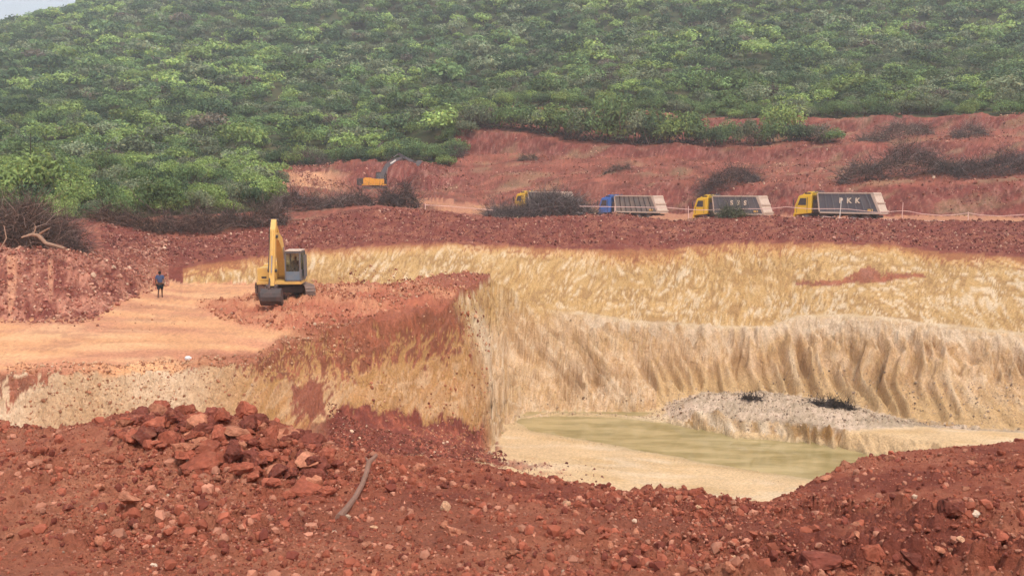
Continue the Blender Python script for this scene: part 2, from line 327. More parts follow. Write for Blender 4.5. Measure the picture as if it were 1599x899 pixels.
def detail(x, y, zb, sl, M=None):
    """height of the worked surface: clods, tooth marks of the buckets, wheel ruts"""
    M = M or masks(x, y)
    z = zb.copy()
    zl = zb - CZ
    u_ = x / np.maximum(y, .5)
    hw = M['heap'] * sst(U(272), U(235), u_) * sst(70, 62, y)
    rough = M['fg'] + hw
    dr = rough * (0.16 * fbm(x / 1.3, y / 1.3, 3, 4) + 0.12 * fbm(x * 2.2, y * 2.2, 4, 3) + 0.13 * cells(x * 2.1 + 4, y * 2.1, 5) * sst(-0.1, 0.4, fbm(x / 2, y / 2, 14, 2)) + 0.16 * cells(x * 3.6, y * 3.6, 16) * sst(-0.3, 0.2, fbm(x / 1.5, y / 1.5, 15, 2)) + 0.12 * cells(x * 6, y * 6, 6) + 0.05 * cells(x * 11, y * 11, 8) + 0.04 * fbm(x * 9, y * 9, 9, 3))
    fade = np.where(M['fg'], sst(1.0, 4.5, np.hypot(x, y)), 1)
    smooth = np.where(M['fg'], sst(-0.25, 0.35, fbm(x / 4.5, y / 2.2, 77, 2)) * 0.75 + 0.25, 1)
    z += dr * fade * smooth
    # worked faces: grooves run down the face
    face = np.where(M['pit'] | M['wall'] | M['bank'] | M['heap'] | M['terr'], sst(0.45, 1.0, sl), 0) * (y > 25)
    g, _ = marks(x, zl, M)
    low = sst(-9.6, -11.2, zl) * sst(U(735), U(790), u_)
    # deep gouges low on the back wall, which lean over towards the corner of the pit
    big = gouges(x, zl)
    amp = np.where(M['bank'], 0.10, 0.15) - low * 0.05
    dd = amp * g + low * 0.75 * big * sst(-9.5, -13, zl) + 0.15 * vn(x / 2.5, zl / 1.5, 43) + 0.4 * vn(x / 8, zl / 5, 44) * (M['wall']) + 0.10 * vn(x * 1.6, zl * 1.6, 45) + 0.16 * np.clip(vn(x * 1.1, zl * 2.2, 46) - 0.35, 0, 1) * 3
    front_prow = M['pit'] & M['left']
    spm = np.clip(front_prow * sst(U(735), U(700), u_), 0, 1)
    dd = dd * np.where(M['wall'], sst(0.0, 1.6, M['d_top']), 1) * np.where(M['pit'] & ~M['left'] & (zl < -15.2), 0.7, 1)
    z += face * np.clip(sl, 0, 2.2 - 0.9 * spm) * dd * (1 - 0.35 * spm)
    # lumps on every bank
    z += (M['bank'] | M['terr']) * (0.16 * fbm(x / 1.1, y / 1.1, 51, 4) + 0.22 * cells(x * 1.2, y * 1.2, 52) * 0.6 + 0.14 * cells(x * 2.6, y * 2.6, 53))
    z += M['terr'] * 0.9 * np.abs(vn(x / 9 + 3, y / 2.2, 54)) * sst(100, 112, y)
    # lower bench: ruts, and rubble round the machine
    rb = rubble_mask(x, y) * M['plat']
    z -= 0.07 * ruts(x, y) * M['plat'] * (1 - rb)
    z += M['plat'] * (0.05 * fbm(x / 2.5, y / 0.9, 61, 3) + 0.03 * fbm(x * 1.5, y * 1.5, 62, 2))
    z += rb * (0.35 * sst(-0.3, 0.6, fbm(x / 2.5, y / 2.5, 63, 3)) + 0.3 * cells(x * 1.5, y * 1.5, 64) + 0.15 * cells(x * 3.5, y * 3.5, 65))
    lipm = sst(2.2, 0.0, np.abs(M['edge_d'])) * M['left'] * (M['plat'] | M['pit'])
    z += lipm * (0.28 * fbm(x / 0.9, y / 0.9, 66, 3) + 0.15 * cells(x * 2, y * 2, 67))
    fl = M['pit'] * sst(0.5, 0.2, sl)
    z += fl * (0.06 * fbm(x / 3, y / 1.2, 71, 3) + 0.02 * fbm(x * 2, y * 2, 72, 2))
    z += fl * talus_mask(x, y) * (0.2 * cells(x * 1.6, y * 1.6, 73) + 0.10 * fbm(x, y, 74, 3) + 0.1 * cells(x * 4, y * 4, 75))
    return z

def ruts(x, y):
    """wheel tracks that sweep across the bench, 0..1"""
    v = y + 0.22 * x + 1.6 * np.sin(x / 7.0) + 0.5 * vn(x / 5, y / 5, 91)
    v2 = y - 0.10 * x + 1.1 * np.sin(x / 9.0 + 1) + 0.4 * vn(x / 4, y / 4, 92)
    a = sst(0.32, 0.1, np.abs(np.mod(v, 2.3) - 1.15)) * sst(-0.1, 0.3, fbm(x / 9, y / 3, 93, 2))
    b = sst(0.28, 0.1, np.abs(np.mod(v2, 3.1) - 1.5)) * sst(0.0, 0.3, fbm(x / 7, y / 3, 94, 2))
    return np.clip(a + b, 0, 1) * (0.6 + 0.4 * vn(x * 4, y * 4, 95))
def rubble_mask(x, y):
    u = x / np.maximum(y, .5)
    n = 0.12 * fbm(x / 3, y / 3, 81, 3)
    a = sst(U(290), U(330), u + n * 0.25)                       # from the tracks of the machine to the tip of the spur
    near = np.interp(u, [U(300), U(350), U(430), U(480), U(700)], [53.5, 50.0, 47.3, 47.0, 47.0])
    b = sst(-0.8, 0.8, y - near + n * 8)
    far = np.interp(u, [U(300), U(400), U(450), U(500), U(760)], [56, 59.0, 62, 70, 80])
    c = sst(0.8, -0.8, y - far + n * 8)
    return a * b * c
def talus_mask(x, y):
    u = x / np.maximum(y, .5); zb = base(x, y) - CZ
    shelf = (u > U(1040)) & (zb > -16.45) & (y > 57)
    red = sst(U(786), U(766), u) * ((y < YL('toe', x, y) + 6.5) & (y > YL('toe', x, y) - 1.5))
    red2 = sst(U(900), U(785), u) * (u >= U(765)) * sst(51, 49, y) * (y > 44.5)
    return np.clip(shelf * 1.0 + red * 1.0 + red2 * 0.6, 0, 1)

def slope(x, y, e=0.25):
    dx = (base(x + e, y) - base(x - e, y)) / (2 * e); dy = (base(x, y + e) - base(x, y - e)) / (2 * e)
    return np.hypot(dx, dy)
def ground(x, y):
    x = np.atleast_1d(np.asarray(x, float)); y = np.atleast_1d(np.asarray(y, float))
    zb = base(x, y)
    return detail(x, y, zb, slope(x, y))
def gz(x, y): return float(ground(x, y)[0])
def at(px, Y, lift=0.0):
    """world point on the ground at a bearing and distance"""
    x = U(px) * Y
    return Vector((x, Y, gz(x, Y) + lift))

# ------------------------------------------------------------------ ground mesh
front_px = np.arange(-420, 2021, 1.7)
ua = np.array([math.atan(U(p)) for p in front_px])
ang = np.concatenate([ua, np.linspace(ua[-1], ua[0] + 2 * math.pi, 90)[1:-1]])
NC = len(ang)
rf = np.concatenate([np.arange(0.5, 4.5, 0.5), 4.5 * 1.006 ** np.arange(0, 258), np.arange(21, 30, .15), np.arange(30, 95, 0.08), np.arange(95, 180, 0.25), 180 * 1.02 ** np.arange(0, 110)])
nf = len(front_px)
nr = 1050
step = 6
us = ua[::step]
XX = np.sin(us)[None, :] * rf[:, None]; YY = np.cos(us)[None, :] * rf[:, None]
ZZ = base(XX, YY) - CZ
ds = np.hypot(np.diff(rf)[:, None], np.diff(ZZ, axis=0))
rm = 0.5 * (rf[1:] + rf[:-1])[:, None]
W = np.abs(np.diff(ZZ / rf[:, None], axis=0)) * 1.0 + 0.10 * ds / rm
W[rm[:, 0] < 5.5] *= 0.25
W[(rm[:, 0] > 6) & (rm[:, 0] < 20)] *= 1.7
W[rm[:, 0] > 180] *= 0.35
cum = np.vstack([np.zeros(len(us)), np.cumsum(W, axis=0)]); cum /= cum[-1]
rr = np.stack([np.interp(np.linspace(0, 1, nr), cum[:, j], rf) for j in range(len(us))], 1)
kk = np.ones(5) / 5
pad = np.pad(rr, ((0, 0), (2, 2)), mode='edge')
rr = sum(pad[:, i:i + rr.shape[1]] for i in range(5)) / 5
RR = np.empty((nr, NC))
for i in range(nr):
    RR[i, :nf] = np.interp(ua, us, rr[i])
tt = np.linspace(0, 1, NC - nf + 2)[1:-1]
RR[:, nf:] = RR[:, nf - 1:nf] * (1 - tt) + RR[:, 0:1] * tt
GX = np.sin(ang)[None, :] * RR; GY = np.cos(ang)[None, :] * RR
gx = GX.ravel(); gy = GY.ravel()
zb = base(gx, gy); slp = slope(gx, gy)
MK = masks(gx, gy)
gzv = detail(gx, gy, zb, slp, MK)
# ------------------------------------------------------------------ earth colours
def C3(*c): return np.array(c)[None, :]
RED = C3(0.385, 0.112, 0.064); REDD = C3(0.225, 0.060, 0.042); REDL = C3(0.50, 0.20, 0.115)
MAUVE = C3(0.175, 0.048, 0.036); TERR = C3(0.3, 0.11, 0.08)
ORANGE = C3(0.60, 0.305, 0.15); ORR = C3(0.62, 0.28, 0.16)
YEL = C3(0.47, 0.295, 0.125); OCH = C3(0.36, 0.20, 0.075); CREAM = C3(0.55, 0.365, 0.215); WHITE = C3(0.62, 0.49, 0.345)
GRN = C3(0.05, 0.065, 0.025)
def mix(a, b, t):
    t = np.atleast_1d(np.clip(t, 0, 1))[:, None]
    return a * (1 - t) + b * t
def colour(x, y, z, sl, M):
    zl = z - CZ; u = M['u']; n = len(x)
    f1 = fbm(x / 2.2, y / 2.2, 101, 4); f2 = fbm(x * 1.7, y * 1.7, 102, 3); f3 = fbm(x * 6, y * 6, 103, 2)
    c = np.repeat(RED, n, 0)
    c = mix(c, REDL, 0.25 + 0.8 * f1 + 0.6 * f3)
    c = mix(c, REDD, sst(0.1, 0.6, -f1 - 0.5 * f2) * 0.7)
    # paler trodden strip near the camera's feet
    c = mix(c, REDL, sst(-0.1, 0.4, fbm(x / 4.5, -y / 2.2, 177, 2)) * (y < 11) * 0.35)
    # right mound has buff patches near its outer end
    c = mix(c, mix(np.repeat(ORR, n, 0), CREAM, 0.3 + f2), (sst(U(1330), U(1210), u) * sst(0.0, 0.5, f1 + 0.2) * (u > U(1150)) * (y > 12.5) * (y < 24)))
    # ---- worked faces
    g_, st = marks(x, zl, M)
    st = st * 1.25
    blot = fbm(x / 7, zl / 2.5, 114, 3)
    up = np.repeat(YEL, n, 0)
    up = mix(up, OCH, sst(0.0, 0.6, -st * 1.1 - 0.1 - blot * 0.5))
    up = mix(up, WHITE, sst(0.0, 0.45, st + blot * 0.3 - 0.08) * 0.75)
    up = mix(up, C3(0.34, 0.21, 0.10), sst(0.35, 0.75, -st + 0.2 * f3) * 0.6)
    up = mix(up, C3(0.55, 0.28, 0.09), sst(1.4, 0.1, M['d_top'] + 0.8 * f1) * 0.6)
    lo = np.repeat(CREAM, n, 0)
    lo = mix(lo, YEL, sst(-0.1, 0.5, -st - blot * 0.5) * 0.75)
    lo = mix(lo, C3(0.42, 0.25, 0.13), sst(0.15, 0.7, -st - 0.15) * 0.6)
    bg_ = gouges(x, zl)
    lo = mix(lo, C3(0.27, 0.15, 0.07), sst(0.0, -0.5, bg_) * sst(-10.5, -14.0, zl) * 0.6)  # shade of the gouge recesses painted in brown, stronger towards the foot
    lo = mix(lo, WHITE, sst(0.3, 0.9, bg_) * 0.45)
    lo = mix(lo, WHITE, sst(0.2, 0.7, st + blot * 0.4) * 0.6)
    lo = mix(lo, C3(0.50, 0.33, 0.16), sst(-13.6, -15.4, zl + 0.5 * f1) * 0.75 * (u > U(1030)))
    lipy = YL('lip', x, y); ledy = YL('ledge', x, y); er = sst(U(850), U(930), u)
    lt = sst(-9.6, -11.0, zl + 0.5 * f1) * (1 - er) + er * sst(0.25, -0.15, y - lipy + 0.5 * f2)
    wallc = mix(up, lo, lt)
    wallc = mix(wallc, C3(0.60, 0.47, 0.33), er * sst(-0.1, 0.2, y - lipy + 0.4 * f2) * sst(0.2, -0.2, y - ledy + 0.3 + 0.4 * f1) * 0.5)
    wallc = mix(wallc, C3(0.62, 0.50, 0.37), er * sst(0.5, 0.0, np.abs(y - lipy + 0.35) + 0.5 * f2) * 0.5)
    # dark red wash hanging on the upper face
    px = 799.5 + 1400 * u
    hl_ = np.interp(px, [1232, 1260, 1320, 1345, 1358, 1400, 1425], [443, 441, 437, 432, 421, 426, 424])
    pyv = 290 - zl / np.maximum(y, 1) * F
    th = np.interp(px, [1232, 1250, 1320, 1350, 1356, 1370, 1425], [0, 4, 6, 22, 26, 8, 0])
    t_ = 0
    wz = np.interp(x, [25, 26, 27.0, 29.3, 30.1, 30.8, 32], [-7.6, -7.5, -7.3, -7.1, -6.8, -6.7, -6.65])
    wt = np.interp(x, [22.6, 24, 27, 29, 29.4, 30.3, 32.5], [0, 0.18, 0.3, 1.1, 0.7, 0.25, 0])
    dz = zl - (wz - 0.3)
    wash = (dz > -0.12 - 0.1 * f1) * (dz < wt * (1 + 0.6 * st)) * (wt > 0.02)
    wallc = mix(wallc, mix(np.repeat(REDD, n, 0), RED, 0.3 + f2), (M['wall'] & (wash > 0)) * 0.85)
    wallc = mix(wallc, C3(0.26, 0.085, 0.05), M['wall'] * sst(0.9, 0.0, M['d_top'] + 0.5 * f1 + 0.5 * st) * 0.75)
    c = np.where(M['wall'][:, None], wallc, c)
    # spur's south face: tan below, red rim above that thickens to the tip
    tan = mix(np.repeat(C3(0.43, 0.225, 0.095), n, 0), CREAM, sst(-0.2, 0.6, st) * 0.75)
    tan = mix(tan, OCH, sst(0.1, 0.6, -st - 0.1) * 0.6)
    tan = mix(tan, mix(np.repeat(C3(0.50, 0.325, 0.19), n, 0), C3(0.60, 0.44, 0.30), 0.5 + 1.3 * f1), 0.85 * sst(U(420), U(300), u))
    pxv = 799.5 + 1400 * u; pxa = np.interp(zl, [-15.8, -13.5, -11.5, -9.0, -7.6, -7.0], [766, 757, 745, 722, 706, 703]) + 5 * st
    rim = np.interp(u, [U(-100), U(60), U(95), U(180), U(330), U(420), U(500), U(600), U(690), U(716), U(735)], [1.3, 1.2, 0.1, 0.1, 0.5, 1.5, 2.1, 2.4, 3.0, 2.9, 0.8])
    depth = -7.4 - zl
    tan = mix(tan, mix(np.repeat(RED * 0.48, n, 0), RED * 0.85, 0.25 + 0.8 * f2 + 0.6 * f3), sst(0.10, -0.10, depth - rim - 1.3 * st - 0.5 * f1 - 0.3 * f3) * 0.9)
    tan = mix(tan, np.repeat(REDD, n, 0), sst(0.75, 0.6, np.hypot((u - U(478)) / 0.03, (zl + 10.6) / 1.3) + 0.5 * f2 + 0.35 * st) * 0.85)
    tan = mix(tan, np.repeat(REDD, n, 0), sst(0.5, 0.0, np.hypot((u - U(736)) / 0.006, (zl + 10.6) / 1.3) + 0.6 * f2) * 0.85)
    # scree at its foot
    scree = np.repeat(REDD * 0.8, n, 0); scree = mix(scree, RED, 0.1 + f2 + 0.7 * f3)
    zf = np.interp(u, [U(430), U(530), U(600), U(640), U(700), U(762)], [-12.4, -11.6, -12.5, -13.0, -14.0, -15.7])
    zig = 0.8 * np.abs(vn(x * 0.6, x * 0 + 3, 121)) + 0.3 * vn(x * 2.2, zl * .7, 122)
    tan = mix(tan, scree, sst(0.06, -0.06, zl - zf - zig - 0.1 - 0.2 * st) * sst(U(420), U(520), u) * sst(U(775), U(745), u))
    spb = sst(-3, 9, pxv - pxa) * M['left'] * (y > 50)
    tan = mix(tan, mix(up, lo, sst(-9.6, -11.0, zl)), spb * 0.9)
    tan = mix(tan, WHITE, sst(1.0, 0.2, np.abs((pxv - pxa - 16) / 12 + 0.7 * st)) * sst(-8.3, -9.5, zl) * 0.6)
    fl = np.repeat(C3(0.56, 0.385, 0.215), n, 0)
    fl = mix(fl, WHITE, sst(-0.1, 0.5, fbm(x / 3.5, y / 1.0, 131, 3)) * 0.5)
    fl = mix(fl, YEL, sst(0.0, 0.5, fbm(x / 2.5 + y, y / 1.2, 132, 3)) * 0.5)
    toe = YL('toe', x, y)
    floor_m = ((u > U(765)) | (y < toe - 0.3)) & (sl < 0.6)
    shelf = (u > U(1035)) & (zl > -16.3) & (y > 56)
    shc = mix(np.repeat(C3(0.36, 0.27, 0.18), n, 0), C3(0.52, 0.385, 0.28), 0.5 + f1 + f3)
    shc = mix(shc, C3(0.09, 0.055, 0.05), sst(1.0, 0.5, np.hypot((u - U(1310)) / 0.032, (y - 61.8) / 1.1) + 0.7 * f2) * 0.85)
    shc = mix(shc, C3(0.12, 0.08, 0.07), sst(1.0, 0.5, np.hypot((u - U(1180)) / 0.014, (y - 63) / 0.8) + 0.7 * f2) * 0.8)
    face_s = mix(np.repeat(OCH, n, 0), WHITE, 0.5 + 1.4 * vn(x * 3, zl * .6, 133)); face_s = mix(face_s, C3(0.25, 0.17, 0.09), sst(0.2, 0.7, vn(x * 2.2, zl * 1.2, 134)) * 0.7)
    shc = np.where((sl > 0.7)[:, None] & (y < 61)[:, None] | (zl < -15.75)[:, None] & (y < 60)[:, None], face_s, shc)
    pit = np.where((M['left'] & ~floor_m)[:, None], tan, fl)
    pit = mix(pit, scree, np.clip(talus_mask(x, y), 0, 1) ** .5 * (u < U(910)) * sst(0.0, 0.3, f2 + 0.5 * talus_mask(x, y)) * (u > U(505)) * ((y < toe + 1.0) | (u > U(772))))
    pit = np.where((shelf & M['pit'])[:, None], shc, pit)
    wet = sst(-16.35, -16.75, zl)
    pit = mix(pit, C3(0.33, 0.25, 0.13), wet * (y > 40) * 0.8)
    side_ = M['pit'] & ~M['left'] & (sl > 0.6) & (y < 66) & (u < U(1040))
    pit = np.where(side_[:, None], mix(up, lo, sst(-9.6, -11.0, zl)), pit)
    c = np.where(M['pit'][:, None], pit, c)
    # bench
    pl = np.repeat(ORANGE, n, 0)
    pl = mix(pl, C3(0.48, 0.21, 0.125), sst(-0.1, 0.45, fbm(x / 6, y / 1.6, 141, 4) + 0.1 * (y < 46)) * 0.8)
    pl = mix(pl, C3(0.66, 0.39, 0.21), sst(0.05, 0.5, fbm(x / 4, y / 0.8, 142, 3)) * 0.6)
    pl = mix(pl, C3(0.36, 0.165, 0.10), sst(0.12, 0.4, fbm(x / 2.2, y / 0.7, 143, 3)) * 0.5)
    pl = mix(pl, C3(0.40, 0.185, 0.10), ruts(x, y) * 0.55)
    rb = rubble_mask(x, y)
    rc = mix(np.repeat(RED, n, 0), C3(0.50, 0.24, 0.13), 0.35 + 1.2 * f1 + 0.5 * f3)
    rc = mix(rc, C3(0.30, 0.10, 0.06), sst(0.1, 0.5, f2 + 0.2 * f1) * .6)
    rc = mix(rc, REDD, sst(U(640), U(700), u) * (y > 62) * 0.85)
    pl = mix(pl, rc, rb * (0.92))
    pl = mix(pl, C3(0.26, 0.085, 0.05), sst(2.0, 0.3, -M['edge_d'] + 0.8 * f1) * sst(U(200), U(420), u) * 0.8)
    pl = mix(pl, C3(0.36, 0.14, 0.09), sst(1.0, 0.0, -M['edge_d'] + 0.5 * f1) * sst(U(110), U(60), u) * 0.8)
    c = np.where(M['plat'][:, None], pl, c)
    # red banks and terraces
    bk = mix(np.repeat(MAUVE, n, 0), REDL * 0.75, sst(-0.2, 0.7, f2 + 0.5 * st) * 0.6)
    bk = mix(bk, REDD, sst(0.0, 0.5, -f1 + 0.4 * st) * 0.6)
    c = np.where(M['bank'][:, None], bk, c)
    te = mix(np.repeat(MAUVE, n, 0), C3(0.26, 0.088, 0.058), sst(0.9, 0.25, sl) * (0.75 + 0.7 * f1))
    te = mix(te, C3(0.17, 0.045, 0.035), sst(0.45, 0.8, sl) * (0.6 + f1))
    te = te * (0.95 + 0.5 * fbm(x / 3, y * 1.5, 165, 4) + 0.25 * f3)[:, None]
    te = mix(te, C3(0.30, 0.24, 0.13), sst(0.15, 0.5, fbm(x / 5, y / 1.6, 161, 3)) * 0.35)
    te = mix(te, C3(0.40, 0.20, 0.15), sst(0.1, 0.6, st) * sst(0.35, 0.7, sl) * 0.5)
    cut = (u > U(425)) & (u < U(590)) & (y > 125) & (zl < 2.2)
    te = mix(te, C3(0.62, 0.33, 0.18), cut * sst(U(570), U(500), u + 0.02 * f1) * (0.6 + 0.6 * f1))
    road_y = YL('road_a', x, y); road_y2 = YL('road_b', x, y)
    on_road = (y > road_y - 0.5) & (y < road_y2) & (y < 128)
    te = mix(te, mix(np.repeat(C3(0.45, 0.20, 0.12), n, 0), ORANGE * 0.75, 0.3 + f1), on_road * 0.85)
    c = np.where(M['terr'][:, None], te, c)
    he = mix(np.repeat(MAUVE, n, 0), C3(0.52, 0.24, 0.16), 0.35 + 0.9 * f2 + 0.4 * f3)
    he = mix(he, C3(0.60, 0.30, 0.18), sst(0.2, 0.6, vn((x + 0.5 * y) * 2.2, zl * .2, 171)) * sst(0.3, 0.5, sl) * (u < U(110)) * (y < 54) * 0.7)
    he = mix(he, C3(0.60, 0.32, 0.18), sst(U(205), U(240), u) * 0.5)
    he = mix(he, bk, sst(61, 68, y) * 0.85)
    c = np.where((M['heap'])[:, None], he, c)
    hc = mix(np.repeat(GRN, n, 0), C3(0.10, 0.075, 0.04), 0.3 + f1)
    c = np.where(M['hill'][:, None], hc, c)
    c = c * (1 + 0.10 * f3 + 0.10 * f1)[:, None]
    return np.clip(c, 0.02, 0.85)

col = colour(gx, gy, gzv, slp, MK)

def mat_earth(name, bump=0.5, fine=9.0, rough=0.95, face=0.0):
    m = bpy.data.materials.new(name); m.use_nodes = True
    n = m.node_tree.nodes; l = m.node_tree.links
    b = n['Principled BSDF']; b.inputs['Roughness'].default_value = rough
    b.inputs['Specular IOR Level'].default_value = 0.15
    at_ = n.new('ShaderNodeAttribute'); at_.attribute_name = 'earth'
    tc = n.new('ShaderNodeTexCoord')
    n1 = n.new('ShaderNodeTexNoise'); n1.inputs['Scale'].default_value = fine; n1.inputs['Detail'].default_value = 7; n1.inputs['Roughness'].default_value = 0.7
    l.new(tc.outputs['Object'], n1.inputs['Vector'])
    mp = n.new('ShaderNodeMapRange'); mp.inputs[1].default_value = 0.3; mp.inputs[2].default_value = 0.7; mp.inputs[3].default_value = 0.72; mp.inputs[4].default_value = 1.28
    l.new(n1.outputs[0], mp.inputs[0])
    vm = n.new('ShaderNodeVectorMath'); vm.operation = 'MULTIPLY'
    l.new(at_.outputs['Color'], vm.inputs[0]); l.new(mp.outputs[0], vm.inputs[1])
    l.new(vm.outputs[0], b.inputs['Base Color'])
    bp = n.new('ShaderNodeBump'); bp.inputs['Strength'].default_value = bump; bp.inputs['Distance'].default_value = 0.08
    if face > 0:
        ma = n.new('ShaderNodeMapping'); ma.inputs['Scale'].default_value = (face, face, face * 0.5)
        ma.inputs['Rotation'].default_value = (0, R(14), 0)
        n2 = n.new('ShaderNodeTexNoise'); n2.inputs['Scale'].default_value = 1.0; n2.inputs['Detail'].default_value = 5; n2.inputs['Distortion'].default_value = 0.9
        l.new(tc.outputs['Object'], ma.inputs[0]); l.new(ma.outputs[0], n2.inputs['Vector'])
        l.new(n2.outputs[0], bp.inputs['Height']); bp.inputs['Distance'].default_value = 0.35
    else:
        l.new(n1.outputs[0], bp.inputs['Height'])
    l.new(bp.outputs[0], b.inputs['Normal'])
    return m

M_FG = mat_earth('red_soil', 1.0, 26)
M_FACE = mat_earth('cut_earth', 0.6, 9, face=3.6)
M_FLAT = mat_earth('trodden_earth', 0.35, 7)
M_TERR = mat_earth('terrace_soil', 1.0, 4)
M_HILL = mat_earth('hill_soil', 0.5, 4)

def sub_mesh(name, co, faces, colr, mat):
    used, inv = np.unique(faces.ravel(), return_inverse=True)
    me = bpy.data.meshes.new(name)
    nv, nfc = len(used), len(faces)
    me.vertices.add(nv); me.vertices.foreach_set('co', co[used].astype(np.float32).ravel())
    me.loops.add(nfc * 4); me.loops.foreach_set('vertex_index', inv.astype(np.int32))
    me.polygons.add(nfc); me.polygons.foreach_set('loop_start', np.arange(0, nfc * 4, 4, dtype=np.int32))
    me.polygons.foreach_set('use_smooth', np.ones(nfc, bool))
    a = me.color_attributes.new('earth', 'FLOAT_COLOR', 'POINT')
    cc = np.ones((nv, 4), np.float32); cc[:, :3] = colr[used]
    a.data.foreach_set('color', cc.ravel())
    me.update(calc_edges=True)
    me.materials.append(mat)
    o = bpy.data.objects.new(name, me); COL.objects.link(o); o['kind'] = 'structure'
    return o
idx = np.arange(nr * NC).reshape(nr, NC)
a_ = idx[:-1, :]; b_ = idx[1:, :]
quads = np.stack([a_, np.roll(a_, -1, 1), np.roll(b_, -1, 1), b_], -1).reshape(-1, 4)
q0 = quads[:, 0]
cls = np.full(len(q0), 5)
cls[MK['fg'][q0]] = 0
pf = MK['pit'][q0]
cls[pf & (slp[q0] < 0.55)] = 1
cls[pf & (slp[q0] >= 0.55)] = 2
cls[MK['plat'][q0]] = 3
cls[(MK['wall'] | MK['bank'])[q0]] = 2
cls[MK['heap'][q0] & ~MK['hill'][q0]] = 6
cls[MK['terr'][q0]] = 4
rd = MK['terr'] & (gy > YL('road_a', gx, gy) - .5) & (gy < YL('road_b', gx, gy)) & (gy < 128)
cls[rd[q0]] = 7
co = np.stack([gx, gy, gzv], 1)
NAMES = {0: ('ground', M_FG), 1: ('pit_floor_ground', M_FLAT), 2: ('quarry_cliff_terrain', M_FACE), 3: ('bench_ground', M_FLAT), 4: ('terrace_terrain', M_TERR), 5: ('hill', M_HILL), 6: ('soil_bank_terrain', M_TERR), 7: ('dirt_road', M_TERR)}
for k, (nm, mt) in NAMES.items():
    sel = quads[cls == k]
    if len(sel): sub_mesh(nm, co, sel, col, mt)
# close the sheet under the camera
bm = bmesh.new()
vs = [bm.verts.new(co[i]) for i in idx[0, ::12]]
bm.faces.new(vs)
me = bpy.data.meshes.new('ground'); bm.to_mesh(me); bm.free()
o = bpy.data.objects.new('ground', me); COL.objects.link(o); o['kind'] = 'structure'
me.materials.append(M_FG)
a = me.color_attributes.new('earth', 'FLOAT_COLOR', 'POINT')
a.data.foreach_set('color', np.tile([0.4, 0.13, 0.08, 1], len(me.vertices)).astype(np.float32))
# ------------------------------------------------------------------ pond in the pit
def mat_water():
    m = bpy.data.materials.new('murky_water'); m.use_nodes = True
    n = m.node_tree.nodes; l = m.node_tree.links; b = n['Principled BSDF']
    b.inputs['Base Color'].default_value = (0.36, 0.30, 0.13, 1); b.inputs['Roughness'].default_value = 0.04
    b.inputs['IOR'].default_value = 1.42; b.inputs['Specular IOR Level'].default_value = 0.5
    tc = n.new('ShaderNodeTexCoord'); t = n.new('ShaderNodeTexNoise'); t.inputs['Scale'].default_value = 1.1; t.inputs['Detail'].default_value = 5
    l.new(tc.outputs['Object'], t.inputs['Vector'])
    r = n.new('ShaderNodeValToRGB'); r.color_ramp.elements[0].position = 0.35; r.color_ramp.elements[0].color = (0.26, 0.205, 0.085, 1)
    r.color_ramp.elements[1].position = 0.65; r.color_ramp.elements[1].color = (0.41, 0.32, 0.155, 1)
    l.new(t.outputs[0], r.inputs[0]); l.new(r.outputs[0], b.inputs['Base Color'])
    t2 = n.new('ShaderNodeTexNoise'); t2.inputs['Scale'].default_value = 4; t2.inputs['Detail'].default_value = 3
    l.new(tc.outputs['Object'], t2.inputs['Vector'])
    mpp = n.new('ShaderNodeMapping'); mpp.inputs['Scale'].default_value = (0.35, 1.0, 1.0); mpp.inputs['Rotation'].default_value = (0, 0, R(25))
    l.new(tc.outputs['Object'], mpp.inputs[0]); l.new(mpp.outputs[0], t.inputs['Vector'])
    bp = n.new('ShaderNodeBump'); bp.inputs['Strength'].default_value = 0.06; bp.inputs['Distance'].default_value = 0.02
    l.new(t2.outputs[0], bp.inputs['Height']); l.new(bp.outputs[0], b.inputs['Normal'])
    return m
def sheet(name, x0, x1, y0, y1, z, mat):
    me = bpy.data.meshes.new(name); me.from_pydata([(x0, y0, z), (x1, y0, z), (x1, y1, z), (x0, y1, z)], [], [(0, 1, 2, 3)]); me.update()
    me.materials.append(mat); o = bpy.data.objects.new(name, me); COL.objects.link(o); o['kind'] = 'structure'; return o
sheet('water', -3, 45, 43, 68, CZ - 16.63, mat_water())
# ------------------------------------------------------------------ tools
def hit(px, py, y0=4.0, y1=400.0):
    """the first ground point met on a bearing and elevation from the station"""
    Ys = y0 * (y1 / y0) ** np.linspace(0, 1, 2600)
    x = (px - 799.5) / F; v = -(py - 449.5) / F
    t = Ys / (cp + v * sp); X = x * t; Z = (-sp + v * cp) * t + CZ
    g = ground(X, Ys)
    k = np.argmax(g >= Z)
    if not (g >= Z).any(): return None
    return Vector((X[k], Ys[k], g[k]))

def mat(name, colr, rough=0.7, spec=0.3, metal=0.0, dirt=0.0, dirtc=(0.38, 0.16, 0.10), scale=3.0):
    m = bpy.data.materials.new(name); m.use_nodes = True
    n = m.node_tree.nodes; l = m.node_tree.links; b = n['Principled BSDF']
    b.inputs['Roughness'].default_value = rough; b.inputs['Metallic'].default_value = metal
    b.inputs['Specular IOR Level'].default_value = spec
    tc = n.new('ShaderNodeTexCoord'); t = n.new('ShaderNodeTexNoise'); t.inputs['Scale'].default_value = scale; t.inputs['Detail'].default_value = 6
    l.new(tc.outputs['Object'], t.inputs['Vector'])
    r = n.new('ShaderNodeMapRange'); r.inputs[1].default_value = 0.42; r.inputs[2].default_value = 0.72; r.inputs[3].default_value = dirt * 0.25; r.inputs[4].default_value = min(1, dirt * 1.3)
    l.new(t.outputs[0], r.inputs[0])
    mx = n.new('ShaderNodeMix'); mx.data_type = 'RGBA'
    mx.inputs[6].default_value = (*colr, 1); mx.inputs[7].default_value = (*dirtc, 1)
    l.new(r.outputs[0], mx.inputs[0]); l.new(mx.outputs[2], b.inputs['Base Color'])
    return m

